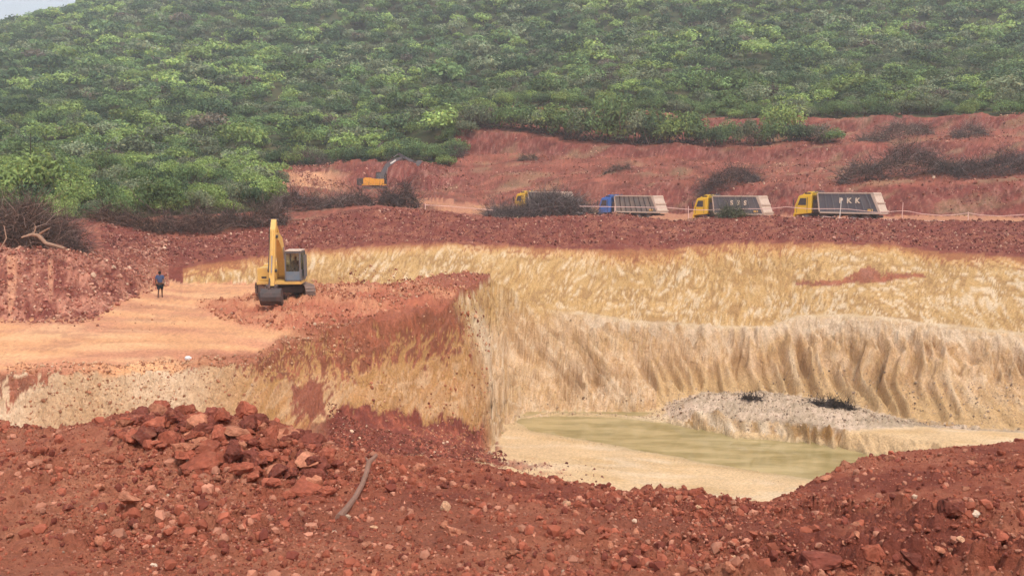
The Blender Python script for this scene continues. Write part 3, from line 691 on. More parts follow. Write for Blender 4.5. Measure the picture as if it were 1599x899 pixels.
def mat_attr(name, attr, transl=0.0, rough=0.9, var=0.25):
    m = bpy.data.materials.new(name); m.use_nodes = True
    n = m.node_tree.nodes; l = m.node_tree.links; b = n['Principled BSDF']
    b.inputs['Roughness'].default_value = rough; b.inputs['Specular IOR Level'].default_value = 0.12
    a = n.new('ShaderNodeAttribute'); a.attribute_name = attr
    oi = n.new('ShaderNodeObjectInfo'); mr = n.new('ShaderNodeMapRange'); mr.inputs[3].default_value = 1 - var; mr.inputs[4].default_value = 1 + var
    l.new(oi.outputs['Random'], mr.inputs[0])
    vm = n.new('ShaderNodeVectorMath'); vm.operation = 'MULTIPLY'
    l.new(a.outputs['Color'], vm.inputs[0]); l.new(mr.outputs[0], vm.inputs[1])
    tc = n.new('ShaderNodeTexCoord'); t = n.new('ShaderNodeTexNoise'); t.inputs['Scale'].default_value = 6; t.inputs['Detail'].default_value = 5
    l.new(tc.outputs['Object'], t.inputs['Vector'])
    m2 = n.new('ShaderNodeMapRange'); m2.inputs[1].default_value = 0.3; m2.inputs[2].default_value = 0.7; m2.inputs[3].default_value = 0.75; m2.inputs[4].default_value = 1.25
    l.new(t.outputs[0], m2.inputs[0])
    v2 = n.new('ShaderNodeVectorMath'); v2.operation = 'MULTIPLY'
    l.new(vm.outputs[0], v2.inputs[0]); l.new(m2.outputs[0], v2.inputs[1])
    l.new(v2.outputs[0], b.inputs['Base Color'])
    if transl > 0:
        tr = n.new('ShaderNodeBsdfTranslucent'); ms = n.new('ShaderNodeMixShader'); ms.inputs[0].default_value = transl
        l.new(v2.outputs[0], tr.inputs['Color'])
        l.new(b.outputs[0], ms.inputs[1]); l.new(tr.outputs[0], ms.inputs[2])
        l.new(ms.outputs[0], n['Material Output'].inputs['Surface'])
    return m

def np_mesh(name, verts, faces, cols=None, attr='tint', mat_=None, smooth=False):
    """mesh from arrays; faces all with the same number of corners; cols per vertex"""
    me = bpy.data.meshes.new(name)
    k = faces.shape[1]; nv, nfc = len(verts), len(faces)
    me.vertices.add(nv); me.vertices.foreach_set('co', verts.astype(np.float32).ravel())
    me.loops.add(nfc * k); me.loops.foreach_set('vertex_index', faces.astype(np.int32).ravel())
    me.polygons.add(nfc); me.polygons.foreach_set('loop_start', np.arange(0, nfc * k, k, dtype=np.int32))
    me.polygons.foreach_set('use_smooth', np.full(nfc, smooth))
    if cols is not None:
        a = me.color_attributes.new(attr, 'FLOAT_COLOR', 'POINT')
        cc = np.ones((nv, 4), np.float32); cc[:, :3] = cols
        a.data.foreach_set('color', cc.ravel())
    me.update(calc_edges=True)
    if mat_: me.materials.append(mat_)
    return me
def link(name, me, parent=None, loc=None, rot=None, scale=None):
    o = bpy.data.objects.new(name, me); COL.objects.link(o)
    if parent: o.parent = parent
    if loc is not None: o.location = loc
    if rot is not None: o.rotation_euler = rot
    if scale is not None: o.scale = scale if hasattr(scale, '__len__') else (scale,) * 3
    return o
def tag(o, label=None, cat=None, group=None, kind=None):
    if label: o['label'] = label
    if cat: o['category'] = cat
    if group: o['group'] = group
    if kind: o['kind'] = kind
    return o
def kids(o): return [c for c in list(COL.objects) if c.parent == o]
def copy_tree(o):
    def rec(a, p):
        c = a.copy(); COL.objects.link(c); c.parent = p
        for ch in CH.get(a.name, []): rec(ch, c)
        return c
    return rec(o, None)
CH = {}
def index_children():
    CH.clear()
    for o in COL.objects:
        if o.parent: CH.setdefault(o.parent.name, []).append(o)

class MB:
    """collects shapes into one mesh"""
    def __init__(s): s.bm = bmesh.new()
    def box(s, x0, x1, y0, y1, z0, z1, bev=0.0, M=None, shear=None):
        v = [(x, y, z) for x in (x0, x1) for y in (y0, y1) for z in (z0, z1)]
        vs = [s.bm.verts.new(p) for p in v]
        fs = [(0, 1, 3, 2), (4, 6, 7, 5), (0, 4, 5, 1), (2, 3, 7, 6), (0, 2, 6, 4), (1, 5, 7, 3)]
        ff = [s.bm.faces.new([vs[i] for i in f]) for f in fs]
        if bev > 0:
            e = list({e for f in ff for e in f.edges})
            r = bmesh.ops.bevel(s.bm, geom=e, offset=bev, segments=2, affect='EDGES')
            vs = list({v for f in r['faces'] for v in f.verts} | {v for v in vs if v.is_valid})
        if M is not None:
            bmesh.ops.transform(s.bm, matrix=M, verts=[v for v in vs if v.is_valid])
        return s
    def prism(s, poly, y0, y1, bev=0.0, axis='y'):
        """polygon in x,z extruded along y"""
        a = [s.bm.verts.new((p[0], y0, p[1])) for p in poly]; b = [s.bm.verts.new((p[0], y1, p[1])) for p in poly]
        n = len(poly)
        ff = [s.bm.faces.new(a), s.bm.faces.new(b[::-1])]
        for i in range(n): ff.append(s.bm.faces.new([a[i], b[i], b[(i + 1) % n], a[(i + 1) % n]]))
        bmesh.ops.recalc_face_normals(s.bm, faces=ff)
        if bev > 0:
            e = list({e for f in ff for e in f.edges})
            bmesh.ops.bevel(s.bm, geom=e, offset=bev, segments=1, affect='EDGES')
        return s
    def tube(s, p, q, r, r2=None, n=10, cap=True):
        p = Vector(p); q = Vector(q); r2 = r if r2 is None else r2
        d = (q - p).normalized(); a = d.orthogonal().normalized(); b = d.cross(a)
        A = [s.bm.verts.new(p + (a * math.cos(t) + b * math.sin(t)) * r) for t in [2 * math.pi * i / n for i in range(n)]]
        B = [s.bm.verts.new(q + (a * math.cos(t) + b * math.sin(t)) * r2) for t in [2 * math.pi * i / n for i in range(n)]]
        for i in range(n): s.bm.faces.new([A[i], A[(i + 1) % n], B[(i + 1) % n], B[i]])
        if cap: s.bm.faces.new(A[::-1]); s.bm.faces.new(B)
        return s
    def path(s, pts, rad, n=6):
        for i in range(len(pts) - 1):
            r0 = rad[i] if hasattr(rad, '__len__') else rad; r1 = rad[i + 1] if hasattr(rad, '__len__') else rad
            s.tube(pts[i], pts[i + 1], r0, r1, n)
        return s
    def build(s, name, m, parent=None, loc=None):
        me = bpy.data.meshes.new(name); s.bm.normal_update(); s.bm.to_mesh(me); s.bm.free()
        me.materials.append(m)
        return link(name, me, parent, loc)
def empty(name, loc, rz=0, rx=0, ry=0):
    o = bpy.data.objects.new(name, None); COL.objects.link(o); o.location = loc; o.rotation_euler = (rx, ry, rz); o.empty_display_size = 0.3
    return o
# ------------------------------------------------------------------ boulders and rubble
M_ROCK = mat_attr('red_rock', 'tint', 0, 0.95, 0.2)
def ico(sub):
    bm = bmesh.new(); bmesh.ops.create_icosphere(bm, subdivisions=sub, radius=1)
    v = np.array([x.co[:] for x in bm.verts]); f = np.array([[q.index for q in x.verts] for x in bm.faces]); bm.free()
    return v, f
IV, IF = ico(1)
def boulder_mesh(name, seed, colr, flat=0.75):
    r = np.random.default_rng(seed)
    p = r.normal(size=(15, 3)); p /= np.linalg.norm(p, axis=1)[:, None]; p *= r.uniform(0.75, 1.0, (15, 1))
    p *= np.array([1.0, r.uniform(0.65, 0.9), flat * r.uniform(0.7, 1.0)])
    bm = bmesh.new()
    for q in p: bm.verts.new(q)
    rr_ = bmesh.ops.convex_hull(bm, input=bm.verts)
    bmesh.ops.delete(bm, geom=list({g for g in rr_['geom_interior'] if isinstance(g, bmesh.types.BMVert)}), context='VERTS')
    bmesh.ops.triangulate(bm, faces=bm.faces)
    bmesh.ops.subdivide_edges(bm, edges=bm.edges, cuts=2, use_grid_fill=True)
    bmesh.ops.subdivide_edges(bm, edges=bm.edges, cuts=1, use_grid_fill=True)
    bmesh.ops.triangulate(bm, faces=bm.faces)
    bmesh.ops.smooth_vert(bm, verts=bm.verts, factor=0.35, use_axis_x=True, use_axis_y=True, use_axis_z=True)
    v = np.array([x.co[:] for x in bm.verts]); f = np.array([[q.index for q in x.verts] for x in bm.faces]); bm.free()
    nn = v / np.linalg.norm(v, axis=1)[:, None]
    d = 0.13 * fbm(v[:, 0] * 3 + seed, v[:, 1] * 3 + v[:, 2] * 2.3, seed, 3) + 0.085 * fbm(v[:, 0] * 8 + v[:, 2] * 6, v[:, 1] * 8 - v[:, 2] * 5, seed + 5, 3)
    v = v + nn * d[:, None]
    c = np.array(colr)[None, :] * (1 + 0.35 * fbm(v[:, 0] * 2.5 + seed, v[:, 1] * 2.5 + v[:, 2] * 3, seed + 9, 3))[:, None]
    c = c + np.clip(fbm(v[:, 0] * 5, v[:, 2] * 5 + v[:, 1], seed + 3, 2) - 0.25, 0, 1)[:, None] * np.array([[.25, .12, .07]])
    return np_mesh(name, v, f, np.clip(c, .02, .8), mat_=M_ROCK)
BM = {}
for k_, cc_ in {'red': (0.27, 0.078, 0.046), 'dark': (0.17, 0.05, 0.034), 'orange': (0.36, 0.145, 0.085), 'pale': (0.52, 0.30, 0.18), 'white': (0.62, 0.48, 0.36)}.items():
    BM[k_] = [boulder_mesh('boulder', 300 + 10 * i + len(k_), cc_) for i in range(5 if k_ in ('red', 'dark') else 2)]
# px, py of the centre, width in photo pixels, tone, flatness, label
BIG = [
 (236, 634, 58, 'red', .55, 'broad flat-topped red boulder crowning the western end of the boulder heap'),
 (291, 641, 48, 'red', .7, 'light-faced red boulder on the heap crest beside the flat-topped boulder'),
 (334, 648, 52, 'dark', .8, 'darkest brown boulder on the crest of the boulder heap'),
 (386, 641, 54, 'red', .85, 'pyramid-shaped red boulder at the eastern crest of the boulder heap'),
 (313, 684, 50, 'orange', .35, 'tilted flat orange-red slab lying halfway down the boulder heap'),
 (318, 722, 80, 'red', .7, 'biggest wedge-shaped red boulder at the foot of the boulder heap'),
 (326, 702, 60, 'red', .55, 'long red slab leaning on the biggest wedge-shaped boulder'),
 (394, 716, 52, 'dark', .75, 'squarish dark boulder on the lower slope east of the biggest boulder'),
 (480, 760, 74, 'red', .6, 'low wide red boulder close to the foot of the bare branch'),
 (203, 774, 46, 'orange', .6, 'sandy orange boulder with a dark underside amid small stones'),
 (151, 762, 36, 'orange', .5, 'flat orange stone set in the slope, next to the sandy boulder'),
 (209, 817, 28, 'dark', .95, 'small dark pointed rock standing alone on bare soil'),
 (696, 790, 26, 'pale', 1.0, 'upright pale peach block on the red slope'),
 (639, 806, 22, 'red', .9, 'little squat red rock near the pale peach block'),
 (715, 826, 54, 'orange', .5, 'buff crumbling boulder half sunk below the pale peach block'),
 (1085, 769, 32, 'red', .7, 'rounded red boulder perched on the crest above the pale pit track'),
 (1016, 751, 16, 'dark', .9, 'knob of dark rock on the crest line above the pale pit track'),
 (893, 833, 30, 'red', .8, 'angular red rock in the middle of the rubble slope'),
 (800, 862, 30, 'orange', .6, 'dusty orange rock near the lower edge of the photo'),
 (1278, 874, 92, 'dark', .55, 'huge dark slanting boulder at the bottom edge of the photo'),
 (1365, 862, 60, 'red', .7, 'fractured red block just east of the huge slanting boulder'),
 (1424, 872, 56, 'dark', .7, 'second dark block along from the huge slanting boulder'),
 (1484, 791, 52, 'dark', .85, 'dark triangular boulder on the eastern rubble mound'),
 (1524, 802, 24, 'white', .6, 'whitish stone next to the dark triangular boulder'),
 (1560, 835, 44, 'red', .6, 'low red boulder below the whitish stone'),
 (241, 882, 14, 'white', .9, 'small white stone at the lower edge of the slope'),
]
rocks = []
def put_rock(px, py, wpx, tone, flat, label, group=None, sink=0.25, seed=0):
    h = hit(px, py + wpx * flat * 0.18, 4.0, 16.0 if px < 1195 else 24.0)
    if h is None:
        yc = float((YL('crest', np.array([U(px)]), np.array([1.0])) if px < 1195 else YL('crest_e', np.array([U(px)]), np.array([1.0])))[0]) - 0.15
        h = at(px, yc)
    r = wpx / 2 / F * h.y / 0.92
    rs = random.Random(int(px * 7 + py * 13 + seed))
    me = rs.choice(BM[tone])
    o = link('boulder' if wpx > 26 else 'stone', me, None, (h.x, h.y, h.z + r * flat * (0.5 - sink)), (rs.uniform(-.35, .35), rs.uniform(-.3, .3), rs.uniform(0, 6.28)), (r, r, r * flat * 1.35))
    tag(o, label, 'boulder' if wpx > 26 else 'stone', group)
    rocks.append((h.x, h.y, r))
for b_ in BIG: put_rock(*b_)
rk = random.Random(5)
SHORT = [b[5] for b in BIG]
NEARN = {0: 'the broad flat-topped boulder', 1: 'the light-faced crest boulder', 2: 'the darkest crest boulder', 3: 'the pyramid-shaped boulder', 4: 'the tilted slab', 5: 'the biggest wedge-shaped boulder', 6: 'the long leaning slab', 7: 'the squarish dark boulder', 8: 'the wide boulder by the branch', 9: 'the sandy boulder', 10: 'the flat orange stone'}
def heap_label(px, py, kind):
    k = min(NEARN, key=lambda i: (BIG[i][0] - px) ** 2 + (1.6 * (BIG[i][1] - py)) ** 2)
    dx, dy = px - BIG[k][0], py - BIG[k][1]
    rel = ('above' if dy < 0 else 'below') if abs(dy) > abs(dx) * .5 else ('to the west of' if dx < 0 else 'to the east of')
    near = 'close ' if abs(dx) + abs(dy) < 32 else ''
    return f'{kind} in the boulder heap, {near}{rel} {NEARN[k]}'
ZST = [(0, 250, 'below the sandy boulder side of the heap'), (250, 560, 'between the boulder heap and the trodden earth'), (560, 760, 'near the pale peach block'), (760, 1000, 'midway along the red bank'), (1000, 1230, 'under the crest by the pale pit track'), (1230, 1420, 'around the huge slanting boulder'), (1420, 1600, 'near the dark triangular boulder')]
def stone_label(px, py, tone):
    z = next(z for a, b, z in ZST if a <= px < b)
    row = 'high on the slope' if py < 770 else ('at mid slope' if py < 835 else 'low on the slope')
    return f"{ {'red': 'red', 'orange': 'orange', 'dark': 'dark', 'pale': 'pale'}[tone] } loose stone {row}, {z}"
n_heap = 0
heap_top = lambda px: np.interp(px, [180, 235, 300, 390, 450, 520, 560], [662, 640, 648, 648, 668, 700, 720])
heap_bot = lambda px: np.interp(px, [180, 235, 300, 390, 450, 520, 570], [676, 700, 715, 745, 775, 785, 780])
while n_heap < 130:
    px = rk.uniform(185, 570); t = rk.random()
    py = heap_top(px) * (1 - t) + heap_bot(px) * t
    if px > 505 and py > 705 and px > 505 + (790 - py) * .2: continue
    put_rock(px, py, rk.choice([18, 24, 28, 34, 40, 46, 54]), rk.choice(['red', 'red', 'dark', 'dark', 'orange']) if t < .8 else 'red', rk.uniform(.5, .95),
             heap_label(px, py, 'rock'), 'boulders jumbled in the heap', 0.1, n_heap)
    n_heap += 1
n_st = 0
while n_st < 155:
    px = rk.uniform(0, 1599); py = rk.uniform(700, 899)
    h = hit(px, py, 4, 40)
    if h is None or h.y > 24 or (400 < px < 560 and py > 800) or (505 < px < 610 and 690 < py < 815): continue
    tone_ = rk.choice(['red', 'orange', 'orange', 'red', 'dark', 'orange', 'pale' if rk.random() < .25 else 'red'])
    put_rock(px, py, rk.choice([10, 12, 14, 16, 18, 22, 26]), tone_, rk.uniform(.5, .9), stone_label(px, py, tone_), 'loose stones on the red bank', 0.2, n_st + 999)
    n_st += 1

def rubble(name, label, xs, ys, sizes, cols, hi=False):
    n = len(xs); zs = ground(xs, ys)
    bv, bf = (IV, IF)
    if not hi:
        bv, bf = ico_v0, ico_f0
    m = len(bv)
    q = rng.normal(size=(n, 4)); q /= np.linalg.norm(q, axis=1)[:, None]
    w_, x_, y_, z_ = q.T
    Rm = np.stack([1 - 2 * (y_ * y_ + z_ * z_), 2 * (x_ * y_ - z_ * w_), 2 * (x_ * z_ + y_ * w_), 2 * (x_ * y_ + z_ * w_), 1 - 2 * (x_ * x_ + z_ * z_), 2 * (y_ * z_ - x_ * w_), 2 * (x_ * z_ - y_ * w_), 2 * (y_ * z_ + x_ * w_), 1 - 2 * (x_ * x_ + y_ * y_)], -1).reshape(n, 3, 3)
    sc = rng.uniform(0.55, 1.0, (n, 1, 3))
    V = bv[None] * sc * rng.uniform(0.72, 1.2, (n, m, 1))
    V = np.einsum('nij,nmj->nmi', Rm, V) * (sizes / 2)[:, None, None]
    V[:, :, 0] += xs[:, None]; V[:, :, 1] += ys[:, None]; V[:, :, 2] += (zs + sizes * 0.12)[:, None]
    Fc = bf[None] + (np.arange(n) * m)[:, None, None]
    C = np.repeat(cols[:, None, :], m, 1)
    me = np_mesh(name, V.reshape(-1, 3), Fc.reshape(-1, 3), C.reshape(-1, 3), mat_=M_ROCK)
    return tag(link(name, me), label, 'rubble', None, 'stuff')
ico_v0 = IV[:12]; 
_b = bmesh.new(); bmesh.ops.create_icosphere(_b, subdivisions=1, radius=1); _b.free()
phi = (1 + 5 ** .5) / 2
ico_v0 = np.array([(-1, phi, 0), (1, phi, 0), (-1, -phi, 0), (1, -phi, 0), (0, -1, phi), (0, 1, phi), (0, -1, -phi), (0, 1, -phi), (phi, 0, -1), (phi, 0, 1), (-phi, 0, -1), (-phi, 0, 1)]) / 1.9
ico_f0 = np.array([(0, 11, 5), (0, 5, 1), (0, 1, 7), (0, 7, 10), (0, 10, 11), (1, 5, 9), (5, 11, 4), (11, 10, 2), (10, 7, 6), (7, 1, 8), (3, 9, 4), (3, 4, 2), (3, 2, 6), (3, 6, 8), (3, 8, 9), (4, 9, 5), (2, 4, 11), (6, 2, 10), (8, 6, 7), (9, 8, 1)])
def tones(n, base_, light, dark, pl=0.2, pw=0.03):
    c = np.repeat(np.array(base_)[None], n, 0)
    t = rng.random((n, 1)); c = np.where(t < pl, np.array(light)[None], c); c = np.where(t > 0.75, np.array(dark)[None], c)
    c = np.where(rng.random((n, 1)) < pw, np.array((0.58, 0.40, 0.28))[None], c)
    return c * rng.uniform(0.8, 1.25, (n, 1))
def scatter_fan(n, px0, px1, f0, f1, power=1.0):
    u = rng.uniform(U(px0), U(px1), n); t = rng.random(n) ** power
    y0 = f0(u) if callable(f0) else f0; y1 = f1(u) if callable(f1) else f1
    y = np.sqrt(y0 ** 2 + (y1 ** 2 - y0 ** 2) * t)
    return u * y, y
def psize(n, lo, hi, a=2.2):
    return lo * (1 - rng.random(n) * (1 - (lo / hi) ** a)) ** (-1 / a)
fr = lambda u: np.where(u < U(1195), YL('crest', u * 10, 10 + 0 * u), YL('crest_e', u * 10, 10 + 0 * u)) + 0.6
x_, y_ = scatter_fan(95000, -150, 1750, 5.5, fr)
kp = (sst(-0.35, 0.15, fbm(x_ / 1.6, y_ / 1.1, 301, 3)) * sst(-0.25, 0.2, fbm(x_ / 4.5, y_ / 2.2, 77, 2)) + 0.22) > rng.random(len(x_))
x_, y_ = x_[kp], y_[kp]
rubble('rubble', 'fine red rubble and clods strewn over the near bank', x_, y_, psize(len(x_), .018, .20, 2.0), tones(len(x_), (0.37, 0.112, 0.066), (0.50, 0.22, 0.14), (0.22, 0.062, 0.042), .25, .004))
x_, y_ = scatter_fan(9000, -200, 262, lambda u: YL('heap_b', u * 10, 10 + 0 * u) - 0.8, lambda u: YL('heap_b', u * 10, 10 + 0 * u) + 14)
rubble('rubble', 'pinkish broken rock covering the soil bank beside the track', x_, y_, psize(len(x_), .09, .5, 2.2), tones(len(x_), (0.34, 0.13, 0.09), (0.50, 0.26, 0.18), (0.24, 0.085, 0.06), .3))
x_, y_ = scatter_fan(14000, 285, 766, 46.5, lambda u: np.interp(u, [U(300), U(400), U(470), U(560), U(766)], [56, 60, 66, 70, 73]))
kp = (rubble_mask(x_, y_) > 0.3) & (rng.random(len(x_)) < sst(-.5, .3, fbm(x_ / 2, y_ / 2, 302, 3)))
x_, y_ = x_[kp], y_[kp]
rubble('rubble', 'red and buff rubble spread round the tracks of the yellow excavator', x_, y_, psize(len(x_), .07, .4, 2.3), tones(len(x_), (0.38, 0.145, 0.08), (0.56, 0.31, 0.18), (0.22, 0.07, 0.042), .25))
x_, y_ = scatter_fan(3500, 505, 790, 42.2, lambda u: YL('toe', u * 10, 10 + 0 * u) + 2.2)
rubble('rubble', 'dark red scree at the foot of the undercut spur', x_, y_, psize(len(x_), .07, .35, 2.4), tones(len(x_), (0.22, 0.065, 0.043), (0.36, 0.14, 0.09), (0.14, 0.045, 0.03), .15))
x_, y_ = scatter_fan(500, 775, 960, 45.5, 50, 1.0)
kp = rng.random(len(x_)) < np.interp(x_ / y_, [U(775), U(960)], [0.9, 0.03]); x_, y_ = x_[kp], y_[kp]
rubble('rubble', 'dark clods scattered on the pale pit track', x_, y_, psize(len(x_), .06, .4, 2.4), tones(len(x_), (0.22, 0.08, 0.055), (0.35, 0.16, 0.11), (0.14, 0.05, 0.04), .2))
x_, y_ = scatter_fan(5000, 1045, 1640, 56.5, 67)
kp = (base(x_, y_) - CZ > -16.2) & (base(x_, y_) - CZ < -13.5); x_, y_ = x_[kp], y_[kp]
rubble('rubble', 'greyish buff debris heaped on the low shelf by the pond', x_, y_, psize(len(x_), .06, .3, 2.5), tones(len(x_), (0.36, 0.26, 0.18), (0.50, 0.37, 0.27), (0.20, 0.14, 0.10), .25))
x_, y_ = scatter_fan(16000, 160, 1700, lambda u: YL('ytop', u * 10, 10 + 0 * u) + .5, lambda u: YL('btop', u * 10, 10 + 0 * u) + 1.5)
rubble('rubble', 'pinkish rock fragments studding the red bank under the haul road', x_, y_, psize(len(x_), .09, .4, 2.4), tones(len(x_), (0.20, 0.062, 0.048), (0.42, 0.215, 0.16), (0.13, 0.04, 0.032), .2))
x_, y_ = scatter_fan(36000, 430, 1700, lambda u: YL('road_b', u * 10, 10 + 0 * u) - 0.5, lambda u: yhill(u * 10, 10 + 0 * u))
kp = rng.random(len(x_)) < sst(-.4, .4, fbm(x_ / 6, y_ / 1.5, 303, 3)); x_, y_ = x_[kp], y_[kp]
rubble('rubble', 'loose pink and brown fragments lying over the red terraces', x_, y_, psize(len(x_), .12, .6, 2.4), tones(len(x_), (0.25, 0.085, 0.06), (0.42, 0.21, 0.15), (0.15, 0.048, 0.036), .28))
x_, y_ = scatter_fan(160, -20, 300, 46, 58)
rubble('rubble', 'few dark clods dropped on the orange track', x_, y_, psize(len(x_), .05, .25, 2.4), tones(len(x_), (0.36, 0.16, 0.09), (0.5, 0.25, 0.15), (0.2, 0.08, 0.05), .2))
x_, y_ = scatter_fan(2600, 0, 560, lambda u: YL('edge', u * 10, 10 + 0 * u) - 1.0, lambda u: YL('edge', u * 10, 10 + 0 * u) + .8)
rubble('rubble', 'brown crumbs of soil along the broken rim of the cut', x_, y_, psize(len(x_), .05, .28, 2.4), tones(len(x_), (0.40, 0.18, 0.10), (0.58, 0.36, 0.22), (0.36, 0.16, 0.09), .3))
x_, y_ = scatter_fan(3000, 776, 1075, 61, 65.8)
kp = (base(x_, y_) - CZ > -16.55) & (rng.random(len(x_)) < .8); x_, y_ = x_[kp], y_[kp]
rubble('rubble', 'crumbled buff clods along the foot of the back wall by the pond', x_, y_, psize(len(x_), .05, .3, 2.4), tones(len(x_), (0.42, 0.29, 0.18), (0.56, 0.43, 0.30), (0.24, 0.15, 0.09), .3))
x_, y_ = scatter_fan(700, 776, 1240, 47, 61)
kp = rng.random(len(x_)) < sst(1.6, 0.2, np.abs(y_ - YL('shore_n', x_, y_) + 0.4)); x_, y_ = x_[kp], y_[kp]
rubble('rubble', 'small brown clods along the near shore of the pond', x_, y_, psize(len(x_), .04, .2, 2.4), tones(len(x_), (0.30, 0.19, 0.11), (0.5, 0.36, 0.22), (0.18, 0.10, 0.06), .3))
# ------------------------------------------------------------------ shrubs
M_LEAF = mat_attr('foliage', 'tint', 0.28, 0.8, 0.18)
M_BARK = mat('bark', (0.16, 0.115, 0.085), 0.95, 0.1, dirt=0.3, dirtc=(0.08, 0.055, 0.04))
TONE = {'mid': (0.155, 0.235, 0.090), 'bright': (0.25, 0.34, 0.11), 'dark': (0.085, 0.135, 0.065), 'grey': (0.190, 0.225, 0.130), 'dry': (0.150, 0.128, 0.095)}
def leaves(r, n, rx, rz, size, tone, nclump=9, low=0.0):
    """crown: clumps of leaf faces spread over a low dome"""
    th = r.uniform(0, 2 * math.pi, nclump); rad = np.sqrt(r.random(nclump)) * rx * 0.72
    cx_ = rad * np.cos(th); cy_ = rad * np.sin(th)
    cz_ = rz * ((0.40 if low == 0 else 0.26) + 0.42 * (1 - (rad / rx) ** 2)) * r.uniform(0.75, 1.15, nclump)
    cr_ = rx * r.uniform(0.26, 0.46, nclump)
    k = r.integers(0, nclump, n)
    d = r.normal(size=(n, 3)); d[:, 2] = np.abs(d[:, 2]) * 0.9 - 0.25 - low; d /= np.linalg.norm(d, axis=1)[:, None]
    sh = r.uniform(0.72, 1.08, (n, 1)) ** 0.7
    c = np.stack([cx_[k], cy_[k], cz_[k]], 1) + d * cr_[k][:, None] * sh * np.array([[1, 1, 0.62 * rz / rx + 0.3]])
    c[:, 2] = np.maximum(c[:, 2], 0.05 * rz)
    nrm = d * 0.7 + r.normal(size=(n, 3)) * 0.55 + np.array([[0, 0, 0.55]]); nrm /= np.linalg.norm(nrm, axis=1)[:, None]
    t = np.cross(nrm, r.normal(size=(n, 3))); t /= np.linalg.norm(t, axis=1)[:, None] + 1e-9
    b = np.cross(nrm, t); s = size * r.uniform(0.6, 1.4, (n, 1))
    V = np.stack([c - t * s, c - b * s * 0.55 - nrm * s * .1, c + t * s, c + b * s * 0.55 - nrm * s * .1], 1)
    cl = np.array(tone)[None] * (r.uniform(0.72, 1.3, (nclump, 1))[k]) * r.uniform(0.75, 1.3, (n, 1))
    cl = cl * (1 + np.array([[0.35, 0.12, 0.0]]) * (r.random((n, 1)) < 0.15))
    return V.reshape(-1, 3), np.repeat(cl, 4, 0)
def quadf(n): return np.arange(4 * n).reshape(n, 4)
def twig_paths(r, n, spread, height, rad, seg=3, sides=3, lie=0.0, length=1.5, colr=(0.13, 0.09, 0.075)):
    """n crooked twigs as one array of quads"""
    p = np.stack([r.normal(size=n) * spread[0] * .42, r.normal(size=n) * spread[1] * .42, r.random(n) * 0], 1)
    q = np.exp(-0.5 * ((p[:, 0] / (spread[0] * .55)) ** 2 + (p[:, 1] / (spread[1] * .55)) ** 2))
    p[:, 2] = height * q * r.random(n) ** 0.8
    d = r.normal(size=(n, 3)); d[:, 2] = d[:, 2] * (1 - lie) + 0.25; d /= np.linalg.norm(d, axis=1)[:, None]
    ln = length * r.uniform(0.4, 1.2, n) / seg
    P_ = [p]
    for i in range(seg):
        d = d + r.normal(size=(n, 3)) * 0.38; d[:, 2] -= 0.05; d /= np.linalg.norm(d, axis=1)[:, None]
        P_.append(P_[-1] + d * ln[:, None])
    P_ = np.stack(P_, 1)
    a = np.cross(d, r.normal(size=(n, 3))); a /= np.linalg.norm(a, axis=1)[:, None]; b = np.cross(a, d)
    rr0 = rad * r.uniform(0.5, 1.5, n)
    rings = []
    for i in range(seg + 1):
        rr_ = rr0 * (1 - 0.75 * i / seg)
        rings.append(np.stack([P_[:, i] + (a * math.cos(t) + b * math.sin(t)) * rr_[:, None] for t in [2 * math.pi * j / sides for j in range(sides)]], 1))
    V = np.stack(rings, 1).reshape(-1, 3)
    m = (seg + 1) * sides; fl = []
    for i in range(seg):
        for j in range(sides):
            fl.append((i * sides + j, i * sides + (j + 1) % sides, (i + 1) * sides + (j + 1) % sides, (i + 1) * sides + j))
    Fc = (np.array(fl)[None] + (np.arange(n) * m)[:, None, None]).reshape(-1, 4)
    C = np.repeat(np.array(colr)[None] * (0.55 + 2.1 * r.random((n, 1)) ** 2.6), m, 0)
    return V, Fc, C
SHAPES = {}
for tn, tc_ in TONE.items():
    for i in range(3):
        r = np.random.default_rng(900 + i * 7 + len(tn) * 31)
        n = 2000 if tn != 'dry' else 700
        V, C = leaves(r, n, 1.0, [0.95, 1.2, 0.8][i], 0.052, tc_, [13, 11, 16][i], low=.3)
        cm = np_mesh('crown', V, quadf(n), C, mat_=M_LEAF)
        V, Fc, C = twig_paths(r, 16 if tn != 'dry' else 90, (0.35, 0.35), 0.2 if tn != 'dry' else .5, 0.022 if tn != 'dry' else .012, length=1.1, colr=(0.12, 0.085, 0.065))
        sm = np_mesh('stem', V, Fc, C, mat_=M_LEAF)
        SHAPES[(tn, i)] = (cm, sm)
def shrub(x, y, size, tn, label, group, cat='shrub', name='shrub', lift=-0.1, zs=1.1):
    i = random.randrange(3)
    e = empty(name, (x, y, gz(x, y) + lift), random.uniform(0, 6.28)); e.scale = (size, size, size * zs * random.uniform(.88, 1.12))
    link('crown', SHAPES[(tn, i)][0], e); link('stem', SHAPES[(tn, i)][1], e)
    return tag(e, label, cat, group)
rs_ = random.Random(3)
NSH = 0
